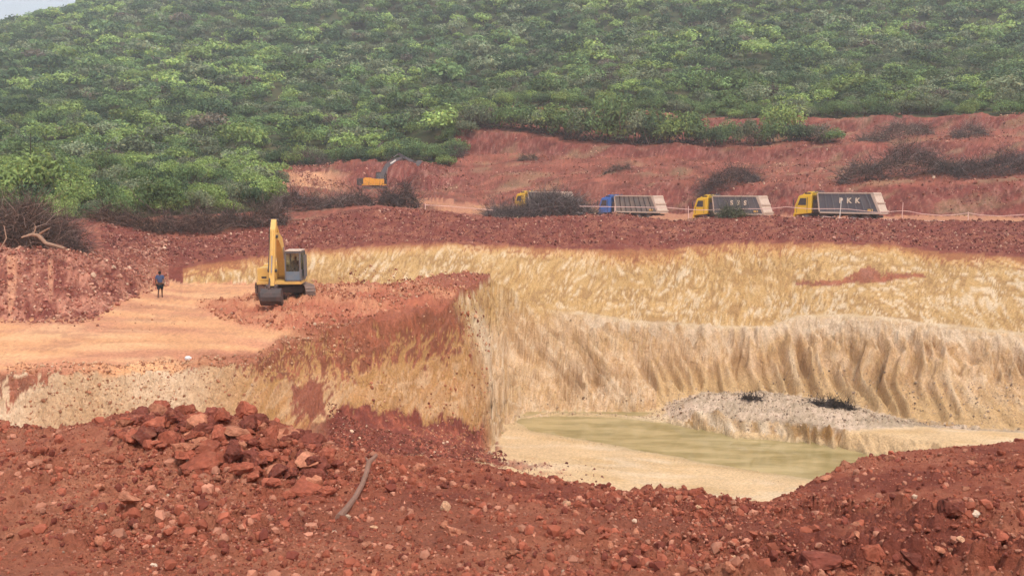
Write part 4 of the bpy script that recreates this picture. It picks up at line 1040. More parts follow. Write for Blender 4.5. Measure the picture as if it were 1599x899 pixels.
# singled out
def shrub_px(px, py, wpx, tn, label, Y=None):
    global NSH
    h = hit(px, py, 60, 300)
    if Y is not None: h = at(px, Y)
    shrub(h.x, h.y, wpx * 1.25 / 2 / F * h.y, tn, label, None, zs=1.25); NSH += 1
shrub_px(716, 196, 26, 'bright', 'small round yellow-green shrub alone at the wood edge above the highest red terrace', 166)
shrub_px(1050, 226, 66, 'bright', 'wide bright green shrub ending the hedge row on the terrace', 153.5)
shrub_px(950, 228, 76, 'mid', 'largest bushy green shrub in the middle of the terrace hedge row', 156)
shrub_px(870, 214, 64, 'mid', 'green shrub spilling towards the terrace edge in the hedge row', 160.5)
shrub_px(1135, 224, 46, 'mid', 'small green shrub standing after a gap in the terrace hedge row', 152.5)
shrub_px(1230, 222, 44, 'dark', 'dark green shrub behind the dry brush on the upper terrace', 149)
shrub_px(1215, 205, 60, 'bright', 'pale yellowish shrub with flat layered top over the upper terrace', 156)
shrub_px(150, 345, 44, 'dark', 'dark olive round shrub at the peak of the red bank', 82)
shrub_px(60, 300, 100, 'bright', 'large vivid green shrub above the tangle of dead branches', 92)
shrub_px(255, 340, 70, 'mid', 'fresh green shrub overhanging the brown brush by the bank', 89)
for px, w_, tn in [(745, 50, 'grey'), (775, 46, 'dry'), (810, 50, 'mid'), (835, 44, 'grey'), (905, 56, 'grey'), (990, 54, 'grey'), (1020, 46, 'dark'), (1090, 44, 'mid'), (1165, 40, 'grey'), (1185, 40, 'dry'), (1255, 40, 'grey'), (1275, 36, 'dry'), (760, 44, 'mid'), (795, 50, 'mid'), (850, 54, 'bright'), (885, 50, 'mid'), (925, 60, 'mid'), (970, 60, 'bright'), (1005, 56, 'mid'), (1070, 56, 'mid'), (1030, 50, 'mid'), (1110, 40, 'dark'), (1245, 40, 'dark'), (1290, 36, 'mid'), (1200, 44, 'mid'), (730, 40, 'dry'), (820, 46, 'dark')]:
    Yh = float(YL('b2t', np.array([U(px) * 150]), np.array([150.0]))[0]) + rs_.uniform(2.0, 5)
    v = at(px, Yh); shrub(v.x, v.y, w_ * 1.3 / 2 / F * Yh, tn, {'mid': 'green', 'bright': 'bright green', 'dark': 'dark green', 'grey': 'grey-green', 'dry': 'dry brown'}[tn] + ' shrub in the terrace hedge row, ' + ('at its western end' if px < 800 else 'west of its largest bush' if px < 950 else 'between its largest and bright end bush' if px < 1050 else 'east of the wide bright bush' if px < 1180 else 'beside the dry brush at its end'), 'shrubs of the hedge row on the upper terrace', zs=1.25); NSH += 1
# edge of the wood, then lower left wood
cand = []
tries = 0
while len(cand) < 105 and tries < 9000:
    tries += 1
    px = rs_.uniform(436, 1640); hy = float(yhill(np.array([U(px) * 100]), np.array([100.]))[0])
    Y = hy + rs_.uniform(0.0, 9); x = U(px) * Y
    if all((x - a) ** 2 + (Y - b) ** 2 > 2.3 ** 2 for a, b, *_ in cand): cand.append((x, Y, rs_.uniform(1.7, 2.9), 1))
nE = len(cand)
tries = 0
while len(cand) < nE + 130 and tries < 20000:
    tries += 1
    px = rs_.uniform(-30, 452); hy = float(yhill(np.array([U(px) * 100]), np.array([100.]))[0])
    if px > 432: hy = 99
    Y = hy + 1 + rs_.random() ** 1.3 * 55; x = U(px) * Y
    if px > 300 and Y > 112 + (px < 400) * 25: continue
    if all((x - a) ** 2 + (Y - b) ** 2 > (2.0 + (Y - 80) * .012) ** 2 for a, b, *_ in cand[nE:]): cand.append((x, Y, rs_.uniform(1.5, 2.5) * (0.75 if Y < 88 else 1), 0))
for x, Y, s_, e_ in cand:
    tn = rs_.choices(['mid', 'bright', 'dark', 'grey', 'dry'], [5, 1.6, 2.4, 2.2, .5] if e_ else [4, 6, 1.2, 1.6, .6])[0]
    px = 799.5 + 1400 * x / Y; tw = {'mid': 'green', 'bright': 'bright green', 'dark': 'dark green', 'grey': 'grey-green', 'dry': 'brownish'}[tn]
    if e_:
        zn = 'over the orange excavator' if px < 640 else 'at the corner of the red cut' if px < 740 else 'behind the hedge west of its largest bush' if px < 950 else 'behind the hedge east of its largest bush' if px < 1200 else 'above the highest brush heap' if px < 1450 else 'above the faint brush heap'
        rw = 'front' if Y - float(yhill(np.array([x]), np.array([Y]))[0]) < 4 else 'rear'
        shrub(x, Y, s_, tn, f'{tw} {rw}-row shrub of the wood edge, {zn}', 'shrubs at the wood edge above the terraces')
    else:
        zn = 'behind the tall branch tangle' if px < 120 else 'behind the red peak' if px < 200 else 'over the brush with bare roots' if px < 300 else 'behind the long brown windrow' if px < 400 else 'above the grey windrow'
        rw = 'front row' if Y < 93 else 'middle row' if Y < 112 else 'farthest row'
        shrub(x, Y, s_, tn, f'{tw} shrub in the thicket\'s {rw}, {zn}', 'shrubs of the thicket behind the soil bank')
    NSH += 1

NEAR = np.array([(c[0], c[1]) for c in cand])
# the hillside beyond: one mass
def hillside(name, label, y0, y1, spacing, nleaf, lsize, seed):
    r = np.random.default_rng(seed)
    gx_ = np.arange(-330, 330, spacing); gy_ = np.arange(70, 470, spacing * 0.95)
    X, Y = np.meshgrid(gx_, gy_); X = X + r.uniform(-.5, .5, X.shape) * spacing; Y = Y + r.uniform(-.5, .5, Y.shape) * spacing
    X, Y = X.ravel(), Y.ravel()
    u = X / Y; h = yhill(X, Y)
    front_ = np.where(u < U(432), np.minimum(h + 57, 400), h + 9)
    front_ = np.where((u > U(300)) & (u < U(432)), 112 + (u < U(400)) * 25, front_)
    front_ = np.where((u < U(-30)), h + 1, front_)
    k = (np.abs(u) < 0.70) & (Y > front_) & (Y >= y0) & (Y < y1)
    zb_ = base(X, Y)
    X, Y = X[k], Y[k]; Z = base(X, Y)
    n = len(X)
    sz = spacing * r.uniform(0.38, 0.82, n) * (1 + 0.5 * (r.random(n) < 0.12))
    tk = r.choice(5, n, p=[.40, .15, .2, .22, .03])
    patch = fbm(X / 25, Y / 25, 400, 3)
    tk = np.where((patch > .25) & (tk == 0), 1, tk); tk = np.where((patch < -.25) & (tk == 0), 2, tk)
    tv = list(TONE.values())
    Vs, Cs = [], []
    protos = [[leaves(np.random.default_rng(seed + 50 + j), nleaf, 1.0, [0.8, 1.0, 1.25, 0.7, 1.1, 0.9][j % 6], lsize, t_, 11 + j % 5) for j in range(8)] for t_ in tv]
    ra = r.uniform(0, 2 * math.pi, n); pj = r.integers(0, 8, n)
    for i in range(n):
        V, C = protos[tk[i]][pj[i]]
        c_, s_ = math.cos(ra[i]) * sz[i], math.sin(ra[i]) * sz[i]
        Vs.append(np.stack([V[:, 0] * c_ - V[:, 1] * s_ + X[i], V[:, 0] * s_ + V[:, 1] * c_ + Y[i], V[:, 2] * sz[i] + Z[i] - .2], 1))
        Cs.append(C * r.uniform(0.6, 1.4))
    V = np.concatenate(Vs).astype(np.float32); C = np.concatenate(Cs)
    o = link(name, np_mesh(name, V, quadf(len(V) // 4), C, mat_=M_LEAF))
    print(name, n)
    return tag(o, label, 'scrub forest', None, 'stuff')
hillside('scrub_vegetation', 'dense green scrub covering the lower slope of the hill', 80, 240, 4.0, 520, 0.080, 1)
hillside('scrub_vegetation', 'hazy scrub covering the upper slope of the hill up to the skyline', 240, 465, 4.6, 210, 0.13, 2)

# ------------------------------------------------------------------ brush piles
def brush(px0, px1, py_base, hpx, Y, label, n=900, depth=2.2, colr=(0.13, 0.095, 0.085), dryleaf=0.4, name='brush_pile', leafc=(0.16, 0.10, 0.085), rad=0.022, tab=None, cat='brush pile', group=None):
    w_ = (px1 - px0) / F * Y; h_ = hpx / F * Y
    c = at((px0 + px1) / 2, Y)
    r = np.random.default_rng(int(px0 + 7 * Y))
    xs = r.uniform(-.5, .5, n)
    prof = np.interp(xs, *tab) if tab else np.clip(1 - (2 * np.abs(xs)) ** 2.4, 0, 1) ** 0.6 * (0.75 + 0.5 * vn(xs * 5 + px0, xs * 0, 500))
    V, Fc, C = twig_paths(r, n, (0.01, 0.01), 0, rad, seg=3, sides=3, lie=.35, length=min(2.3, h_ * 1.2 + .5), colr=colr)
    m = 12
    yy = r.normal(size=n) * depth * .33
    off = np.stack([xs * w_ * 0.94, yy, 0 * xs], 1)
    # the pile follows the ground it lies on
    g = ground(c.x + off[:, 0], c.y + off[:, 1]) - c.z
    off[:, 2] = g + h_ * prof * r.random(n) ** 0.55 * 0.95 * np.exp(-(yy / depth) ** 2 * 0.6)
    V = V.reshape(n, m, 3) + off[:, None, :]
    gl = ground(c.x + V[:, :, 0].ravel(), c.y + V[:, :, 1].ravel()).reshape(n, m) - c.z
    V[:, :, 2] = np.maximum(V[:, :, 2], gl - 0.05)
    o = link(name, np_mesh(name, V.reshape(-1, 3), Fc, C, mat_=M_LEAF), None, c)
    tag(o, label, cat, group)
    nl = int(n * dryleaf * 2.2)
    if nl:
        k = r.integers(0, n, nl)
        cc = off[k] * np.array([[1, 1, .9]]) + r.normal(size=(nl, 3)) * 0.16
        nr_ = r.normal(size=(nl, 3)); nr_ /= np.linalg.norm(nr_, axis=1)[:, None]
        t = np.cross(nr_, r.normal(size=(nl, 3))); t /= np.linalg.norm(t, axis=1)[:, None]; b = np.cross(nr_, t)
        s = r.uniform(.05, .12, (nl, 1)) * min(1.6, Y / 70)
        V = np.stack([cc - t * s, cc - b * s * .5, cc + t * s, cc + b * s * .5], 1).reshape(-1, 3)
        C = np.repeat(np.array(leafc)[None] * r.uniform(.6, 1.6, (nl, 1)), 4, 0)
        link('leaves', np_mesh('leaves', V, quadf(nl), C, mat_=M_LEAF), o)
    return o
brush(-90, 80, 395, 100, 57.5, 'tall tangle of dead brown branches and dry leaves above the soil bank', 3200, 3.0, (0.15, 0.10, 0.08), .9, leafc=(0.22, 0.12, 0.085))
brush(60, 130, 385, 60, 60.5, 'fine purplish-brown dry brush next to the tall branch tangle', 1100, 2.4, (0.17, 0.115, 0.10), .5, rad=.014)
brush(150, 262, 365, 28, 78.5, 'reddish brown brush in front of the thicket by the red peak', 800, 2.2, (0.14, 0.09, 0.07), .9, leafc=(0.19, 0.11, 0.08))
brush(250, 350, 372, 28, 80, 'brown felled brush with bare roots below the thicket', 800, 2.2, (0.13, 0.085, 0.07), .8, leafc=(0.18, 0.105, 0.08))
brush(335, 452, 368, 34, 82.5, 'long brown brush windrow behind the raised boom of the yellow excavator', 1000, 2.4, (0.12, 0.085, 0.07), .6, leafc=(0.17, 0.10, 0.08))
brush(430, 592, 346, 42, 95, 'long grey brush windrow between yellow excavator and mounded brush', 1300, 3, (0.12, 0.09, 0.08), .4)
brush(592, 656, 330, 44, 98, 'pointed grey mound of brush below the orange excavator', 900, 2.6, (0.105, 0.08, 0.075), .3)
brush(758, 935, 346, 39, 98.5, 'big dark brush heap hiding most of the rearmost yellow truck', 6500, 4.0, (0.125, 0.10, 0.095), .4, tab=([-.5, -.3, -.17, -.08, .12, .33, .5], [.10, .22, .28, .8, 1.0, .75, .05]))
brush(1086, 1186, 292, 26, 119, 'short dark brush heap on the terrace above the middle yellow truck', 1100, 3, (0.105, 0.08, 0.075), .3)
brush(1302, 1492, 292, 46, 110, 'longest grey brush windrow on the terrace above the lettered truck', 2300, 3.4, (0.135, 0.11, 0.10), .2)
brush(1470, 1660, 280, 38, 107.5, 'grey brush windrow with pale broken trunks reaching the photo edge', 2100, 3.2, (0.13, 0.105, 0.10), .2)
brush(1328, 1448, 224, 26, 144, 'brown-grey brush heap on the highest terrace', 1300, 3, (0.15, 0.12, 0.10), .2)
brush(1476, 1530, 220, 16, 140, 'small faint brush heap east of the highest terrace heap', 600, 2, (0.18, 0.14, 0.12), .2)
brush(412, 520, 268, 28, 150, 'dark dry brush on the rim of the red cut behind the orange excavator', 1100, 3, (0.10, 0.075, 0.065), .5)
brush(690, 726, 250, 26, 155, 'brown dry bush at the corner of the red cut', 500, 2, (0.14, 0.10, 0.09), .4)
brush(806, 840, 250, 10, 152, 'little scrap of dry brush on the red terrace below the hedge row', 250, 1.4, (0.12, 0.10, 0.07), .3)
brush(940, 985, 270, 8, 138, 'thin line of dry scrub on the terrace above the blue truck', 260, 1.2, (0.14, 0.11, 0.08), .3)
brush(1120, 1160, 347, 18, 88.5, 'low grey-green tuft of weeds on the road edge below the middle yellow truck', 350, 1.2, (0.14, 0.14, 0.09), .8, leafc=(0.13, 0.15, 0.08))
brush(1165, 1195, 636, 8, 63, 'small black patch of twigs on the low shelf', 160, .8, (0.06, 0.045, 0.04), .5, leafc=(0.05, 0.04, 0.035))
brush(1278, 1345, 658, 10, 61.6, 'black litter of twigs and leaves on the low shelf by the back wall', 420, 1.1, (0.06, 0.045, 0.04), .7, leafc=(0.05, 0.04, 0.035))
# felled trunk with roots
def limb(name, pts, rad, label, cat, colr=(0.36, 0.22, 0.15), extra=()):
    m = mat(name + '_wood', colr, .9, .15, dirt=.4, dirtc=(0.16, 0.09, 0.06), scale=5)
    b = MB(); b.path([Vector(p) for p in pts], rad, 8)
    for pp, rr_ in extra: b.path([Vector(p) for p in pp], rr_, 6)
    c = Vector(pts[0])
    for v in b.bm.verts: v.co -= c
    return tag(b.build(name, m, None, c), label, cat)
q = lambda a, b, Y: P(a, b, Y)
limb('tree_trunk', [q(33, 371, 53), q(50, 366, 53.5), q(60, 368, 53.6), q(72, 380, 53.4), q(88, 384, 53.2), q(101, 388, 53)], [.05, .1, .12, .11, .1, .08],
     'bare felled tree trunk with forked limbs lying at the edge of the branch tangle', 'tree trunk', extra=(([q(58, 368, 53.6), q(70, 360, 53.6), q(78, 356, 53.6)], [.07, .05, .03]), ([q(52, 366, 53.5), q(56, 356, 53.6), q(54, 350, 53.7)], [.05, .03, .015])))
limb('branch', [q(0, 390, 53), q(10, 372, 53.3), q(6, 352, 53.6)], [.04, .035, .02], 'pale bare branch standing upright in front of the tall branch tangle', 'branch')
for a in (((1528, 252), (1527, 266), (1530, 280), 112), ((1566, 232), (1558, 250), (1548, 262), 113), ((1376, 280), (1386, 288), (1392, 288), 104)):
    pass
h0_, h1_ = hit(531, 806), hit(600, 742)
pt0 = Vector(P(531, 807, h0_.y)); 
def over(a, b_, ym):
    h = hit(a, b_, 4, 16); return P(a, b_, min(ym, (h.y if h else ym) - .2))
limb('branch', [over(a, b_, h0_.y + e_) for a, b_, e_ in ((529, 808, 0), (541, 794, .3), (554, 777, .7), (565, 757, 1.1), (572, 738, 1.45), (576, 722, 1.7), (588, 710, 1.85))], [.042, .036, .033, .032, .031, .034, .022],
     'bare curved grey-brown branch leaning on the rubble below the boulder heap', 'branch', (0.27, 0.15, 0.11), extra=(([over(576, 722, h0_.y + 1.7), over(571, 714, h0_.y + 1.75)], [.024, .012]),))
for px, Yh, w_, tn in ((700, 156, 46, 'dark'), (716, 158, 40, 'mid'), (680, 153, 40, 'mid'), (728, 162, 36, 'grey')):
    v = at(px, Yh); shrub(v.x, v.y, w_ * 1.25 / 2 / F * Yh, tn, 'shrub overhanging the corner of the red cut east of the orange excavator', 'shrubs at the corner of the red cut')
# ------------------------------------------------------------------ vehicles
M_YEL = mat('yellow_paint', (0.74, 0.46, 0.12), .45, .4, dirt=.28, dirtc=(0.50, 0.30, 0.14))
M_YCAB = mat('cab_yellow_paint', (0.80, 0.50, 0.03), .4, .4, dirt=.15, dirtc=(0.50, 0.28, 0.12))
M_OR = mat('orange_paint', (0.80, 0.36, 0.04), .4, .4, dirt=.2, dirtc=(0.5, 0.28, 0.15))
M_BLUE = mat('blue_paint', (0.035, 0.16, 0.52), .4, .4, dirt=.2, dirtc=(0.34, 0.22, 0.18))
M_DARK = mat('dark_steel', (0.045, 0.043, 0.045), .6, .3, dirt=.35, dirtc=(0.22, 0.11, 0.08))
M_GREY = mat('grey_steel', (0.13, 0.135, 0.15), .55, .4, dirt=.3, dirtc=(0.25, 0.18, 0.15))
M_BODY = mat('tipper_grey_paint', (0.115, 0.12, 0.145), .6, .3, dirt=.35, dirtc=(0.27, 0.22, 0.19), scale=1.2)
M_BODY2 = mat('tipper_worn_paint', (0.19, 0.18, 0.175), .65, .3, dirt=.7, dirtc=(0.36, 0.29, 0.23), scale=1.0)
M_TAN = mat('beige_paint', (0.62, 0.49, 0.39), .6, .3, dirt=.35, dirtc=(0.42, 0.26, 0.19))
M_GLASS = mat('dark_glass', (0.05, 0.06, 0.065), .08, .6, dirt=.15)
M_CLEAR = bpy.data.materials.new('clear_glass'); M_CLEAR.use_nodes = True
_n = M_CLEAR.node_tree.nodes; _l = M_CLEAR.node_tree.links
_t = _n.new('ShaderNodeBsdfTransparent'); _t.inputs[0].default_value = (.72, .76, .76, 1); _g = _n.new('ShaderNodeBsdfGlossy'); _g.inputs['Roughness'].default_value = .05
_m = _n.new('ShaderNodeMixShader'); _m.inputs[0].default_value = .1
_l.new(_t.outputs[0], _m.inputs[1]); _l.new(_g.outputs[0], _m.inputs[2]); _l.new(_m.outputs[0], _n['Material Output'].inputs['Surface'])
M_RUB = mat('rubber', (0.03, 0.029, 0.028), .85, .2, dirt=.55, dirtc=(0.22, 0.12, 0.09))
M_TRACK = mat('track_steel', (0.13, 0.105, 0.095), .6, .35, dirt=.6, dirtc=(0.33, 0.18, 0.125))
M_PINK = mat('pinkish_tape', (0.78, 0.52, 0.46), .6, .2)
M_WHITE = mat('white_paint', (0.78, 0.74, 0.68), .6, .3, dirt=.15)
M_CREAM = mat('lettering_cream', (0.80, 0.66, 0.50), .6, .3)
M_CHROME = mat('piston_steel', (0.42, 0.40, 0.40), .3, .5, metal=.7, dirt=.4)

def lettering(txt, size, m, parent, loc, rot, name='lettering'):
    cu = bpy.data.curves.new(name, 'FONT'); cu.body = txt; cu.size = size; cu.extrude = 0.012; cu.offset = size * .035
    cu.align_x = 'CENTER'; cu.align_y = 'CENTER'
    o = bpy.data.objects.new(name, cu); COL.objects.link(o)
    bpy.context.view_layer.update()
    me = bpy.data.meshes.new_from_object(o.evaluated_get(bpy.context.evaluated_depsgraph_get()))
    bpy.data.objects.remove(o); me.name = name; me.materials.clear(); me.materials.append(m)
    return link(name, me, parent, loc, rot)

def tipper(px, Y, zroad, head, cabm, bodym, label, letters=None, spread=1.0, rim=M_TAN, L_=8.7, visor=True):
    """eight-wheeled tipper; x runs forward from the middle of the truck"""
    x = U(px) * Y; rz = math.atan2(head[1], head[0])
    t = empty('tipper_truck', (x, Y, zroad), rz)
    tag(t, label, 'truck', 'tipper trucks queuing on the haul road')
    F_ = L_ / 2
    # cab
    b = MB()
    cab = [(F_ - 1.8, .95), (F_ - .02, .75), (F_, 1.35), (F_ - .07, 1.75), (F_ - .42, 2.72), (F_ - .62, 2.82), (F_ - 1.8, 2.86)]
    b.prism(cab, -1.22, 1.22, .05); c = b.build('cab', cabm, t)
    for s in (-1, 1):
        b = MB(); b.prism([(F_ - .36, 1.78), (F_ - 1.25, 1.78), (F_ - 1.25, 2.5), (F_ - .62, 2.5)], s * 1.215 - .015, s * 1.215 + .03); b.build('side_window', M_GLASS, c)
        b = MB(); b.box(F_ - 1.4, F_ - 1.36, s * 1.22 - .02, s * 1.22 + .03, 1.0, 2.6); b.box(F_ - .3, F_ - .27, s * 1.22 - .02, s * 1.22 + .03, 1.0, 1.75); b.build('door_seam', M_DARK, c)
        b = MB(); b.box(F_ + .02, F_ + .1, s * 1.3 - .08, s * 1.3 + .12, 1.75, 2.35, .03); b.tube((F_ - .2, s * 1.2, 2.5), (F_ + .1, s * 1.32, 2.4), .025); b.build('mirror', M_DARK, t)
        b = MB(); b.box(F_ - .02, F_ + .06, s * .95 - .16, s * .95 + .16, .85, 1.05, .02); b.build('headlight', M_WHITE, t)
    b = MB()
    b.prism([(F_ - .13, 1.83), (F_ - .10, 1.83), (F_ - .36, 2.58), (F_ - .40, 2.58)], -1.05, 1.05); ob = b.build('windshield', M_GLASS, c); ob.location.x = .04
    b = MB(); b.box(F_ - .1, F_ + .08, -1.22, 1.22, .45, .95, .05); b.build('bumper', cabm, t)
    b = MB(); b.prism([(F_ - 1.78, 2.84), (F_ - .7, 2.84), (F_ - .95, 3.02), (F_ - 1.45, 3.2), (F_ - 1.78, 3.2)], -.95, .95, .03); b.build('roof_deflector', cabm, t)
    b = MB(); b.box(F_ - 1.6, F_ - 1.0, -.97, -.955, 2.92, 3.08); b.box(F_ - 1.6, F_ - 1.0, .955, .97, 2.92, 3.08); b.build('deflector_opening', M_DARK, t)
    # chassis
    b = MB(); b.box(-F_ + .5, F_ - .3, -.42, .42, .72, .98, .02)
    for xx in (-2.4, -.4, 1.2): b.box(xx, xx + .15, -1.0, 1.0, .75, .9)
    b.build('chassis', M_DARK, t)
    b = MB(); b.box(F_ - 2.5, F_ - 1.9, -1.05, 1.05, .99, 2.3, .08); b.tube((F_ - 2.2, -.8, 2.3), (F_ - 2.2, -.8, 2.9), .09); b.build('air_intake', M_DARK, t)
    b = MB(); b.box(.55, 1.45, -1.15, -.65, .5, .95, .06); b.build('fuel_tank', M_GREY, t)
    for ax in (F_ - 1.25, F_ - 3.1, -F_ + 2.6, -F_ + 1.25):
        for s in (-1, 1):
            b = MB(); b.tube((ax, s * .82, .5), (ax, s * 1.16, .5), .5, n=22); w_ = b.build('wheel', M_RUB, t)
            b = MB(); b.tube((ax, s * 1.10, .5), (ax, s * 1.19, .5), .25, .2, n=14); b.build('rim', M_GREY, w_)
    for s in (-1, 1):
        b = MB(); b.box(-F_ + .55, -F_ + 3.3, s * 1.0 - .2, s * 1.0 + .2, 1.06, 1.1); b.build('mudguard', M_DARK, t)
    # tipping body: front leans a little, the rear a lot
    zb_, zt_ = 1.12, 2.98
    xf0, xf1 = F_ - 2.75, F_ - 2.5          # front edge bottom / top
    xr0, xr1 = -F_ - .12, -F_ + .72          # rear edge bottom / top
    def bx(t_, h_):                            # t along 0..1 front to rear, h 0..1 up
        return (xf0 * (1 - h_) + xf1 * h_) * (1 - t_) + (xr0 * (1 - h_) + xr1 * h_) * t_
    for s in (-1, 1):
        b = MB(); b.prism([(bx(0, 0), zb_), (bx(1, 0), zb_), (bx(1, 1), zt_), (bx(0, 1), zt_)], s * 1.2 - .03, s * 1.2 + .03)
        b.build('side_panel', bodym, t)
        b = MB(); nrib = 8
        for i in range(1, nrib):
            t_ = i / nrib; w2 = .045
            b.prism([(bx(t_, 0.02) - w2, zb_), (bx(t_, 0.02) + w2, zb_), (bx(t_, .98) + w2, zt_), (bx(t_, .98) - w2, zt_)], s * 1.235, s * 1.235 + s * .07)
        b.build('side_rib', M_DARK if bodym is M_BODY2 else M_GREY, t)
        b = MB(); b.box(xr1, xf1, s * 1.24 - .07, s * 1.24 + .07, zt_, zt_ + .12, .01)
        b.box(xr0, xf0, s * 1.24 - .07, s * 1.24 + .07, zb_ - .16, zb_ - .002, .01)
        b.prism([(bx(0, 0) - .0, zb_), (bx(0, 0) + .12, zb_), (bx(0, 1) + .12, zt_), (bx(0, 1), zt_)], s * 1.24, s * 1.24 + s * .07)
        b.prism([(bx(1, 0) - .02, zb_), (bx(1, 0) + .2, zb_), (bx(1, 1) + .2, zt_), (bx(1, 1) - .02, zt_)], s * 1.24, s * 1.24 + s * .07)
        b.build('side_rail', rim, t)
    b = MB(); b.prism([(bx(0, 0), zb_), (bx(0, 0) + .06, zb_), (bx(0, 1) + .06, zt_), (bx(0, 1), zt_)], -1.17, 1.17); b.build('front_panel', bodym, t)
    b = MB(); b.box(xr0 + .1, xf0, -1.17, 1.17, zb_, zb_ + .06); b.build('body_floor', bodym, t)
    b = MB(); b.prism([(xr0 - .07, zb_ - .16), (xr0 - .002, zb_ - .16), (xr1 - .002, zt_ + .12), (xr1 - .07, zt_ + .12)], -1.27, 1.27); tg = b.build('tailgate', rim, t)
    b = MB()
    for h_ in (0.02, .48, .94):
        xx = xr0 * (1 - h_) + xr1 * h_ - .14; zz = zb_ + (zt_ - zb_) * h_
        b.box(xx, xx + .07, -1.25, 1.25, zz, zz + .12)
    b.build('tailgate_beam', rim, tg)
    b = MB(); b.box(xf1 - .02, xf1 + .55, -1.1, 1.1, zt_ + .08, zt_ + .14)
    for yy in (-.9, 0, .9): b.tube((xf1 + .5, yy - .1, zt_ + .2), (xf1 + .1, yy + .1, zt_ + .26), .04)
    b.build('cab_guard', M_GREY, t)
    b = MB(); b.box(-F_ + .25, -F_ + .33, -1.1, 1.1, .55, .8, .01); b.build('rear_bumper', M_DARK, t)
    # side of the truck turned to the camera
    side = 1 if math.cos(rz) * 0 + (-math.sin(rz)) * (-x) + math.cos(rz) * (-Y) > 0 else -1
    if letters:
        for i, ch in enumerate(letters):
            tt_ = .40 + i * .145
            lettering(ch, .72, M_CREAM, t, (bx(tt_, .6), side * 1.315, zb_ + (zt_ - zb_) * .62), (R(90), 0, R(180) if side > 0 else 0))
    b = MB(); b.box(xr0 + .75, xr0 + 1.25, side * 1.235, side * 1.3, zb_ + .12, zb_ + .35); b.build('warning_plate', M_YEL, t)
    return t
HD = (-.78, .62)
bpy.context.view_layer.update()
tipper(1308, 93.5, CZ - 3.80, HD, M_YCAB, M_BODY, 'yellow-cabbed dark grey tipper truck lettered PKK with its wheels in view', 'PKK')
tipper(1141, 105, CZ - 4.25, HD, M_YCAB, M_BODY, 'yellow-cabbed grey tipper truck lettered SSS standing above the weed tuft', 'SSS')
tipper(986, 115.5, CZ - 4.35, HD, M_BLUE, M_BODY2, 'blue-cabbed tipper truck with worn grey ribbed sides and pale tailgate', None)
tipper(850, 124, CZ - 3.9, HD, M_YCAB, M_BODY2, 'rearmost yellow-cabbed tipper truck half hidden behind the big dark brush heap', None)

M_SLATE = mat('slate_grey_paint', (0.10, 0.105, 0.12), .5, .4, dirt=.3, dirtc=(.25, .15, .12))
def hose(pts, r, parent, name='hose'):
    b = MB(); b.path([Vector(p) for p in pts], r, 6); return b.build(name, M_DARK, parent)
def beam(pts, widths, halfw, m, parent, name):
    """box-section arm following points in x,z; widths = depth at each point"""
    up, dn = [], []
    for i, p in enumerate(pts):
        a = Vector(pts[max(0, i - 1)]); c = Vector(pts[min(len(pts) - 1, i + 1)])
        d = (c - a).normalized(); n = Vector((-d.y, d.x))
        up.append((p[0] + n.x * widths[i] / 2, p[1] + n.y * widths[i] / 2)); dn.append((p[0] - n.x * widths[i] / 2, p[1] - n.y * widths[i] / 2))
    b = MB()
    for i in range(len(pts) - 1):
        b.prism([up[i], up[i + 1], dn[i + 1], dn[i]], -halfw, halfw)
    bmesh.ops.remove_doubles(b.bm, verts=b.bm.verts, dist=0.002)
    return b.build(name, m, parent)
def ram(p, q, y, parent, r=.09):
    p3 = Vector((p[0], y, p[1])); q3 = Vector((q[0], y, q[1])); m_ = p3.lerp(q3, .6)
    b = MB(); b.tube(p3, m_, r, n=10); c = b.build('hydraulic_ram', M_DARK if parent.get('dk') else M_YEL, parent)
    b = MB(); b.tube(m_, q3, r * .55, n=8); b.build('piston', M_CHROME, c)
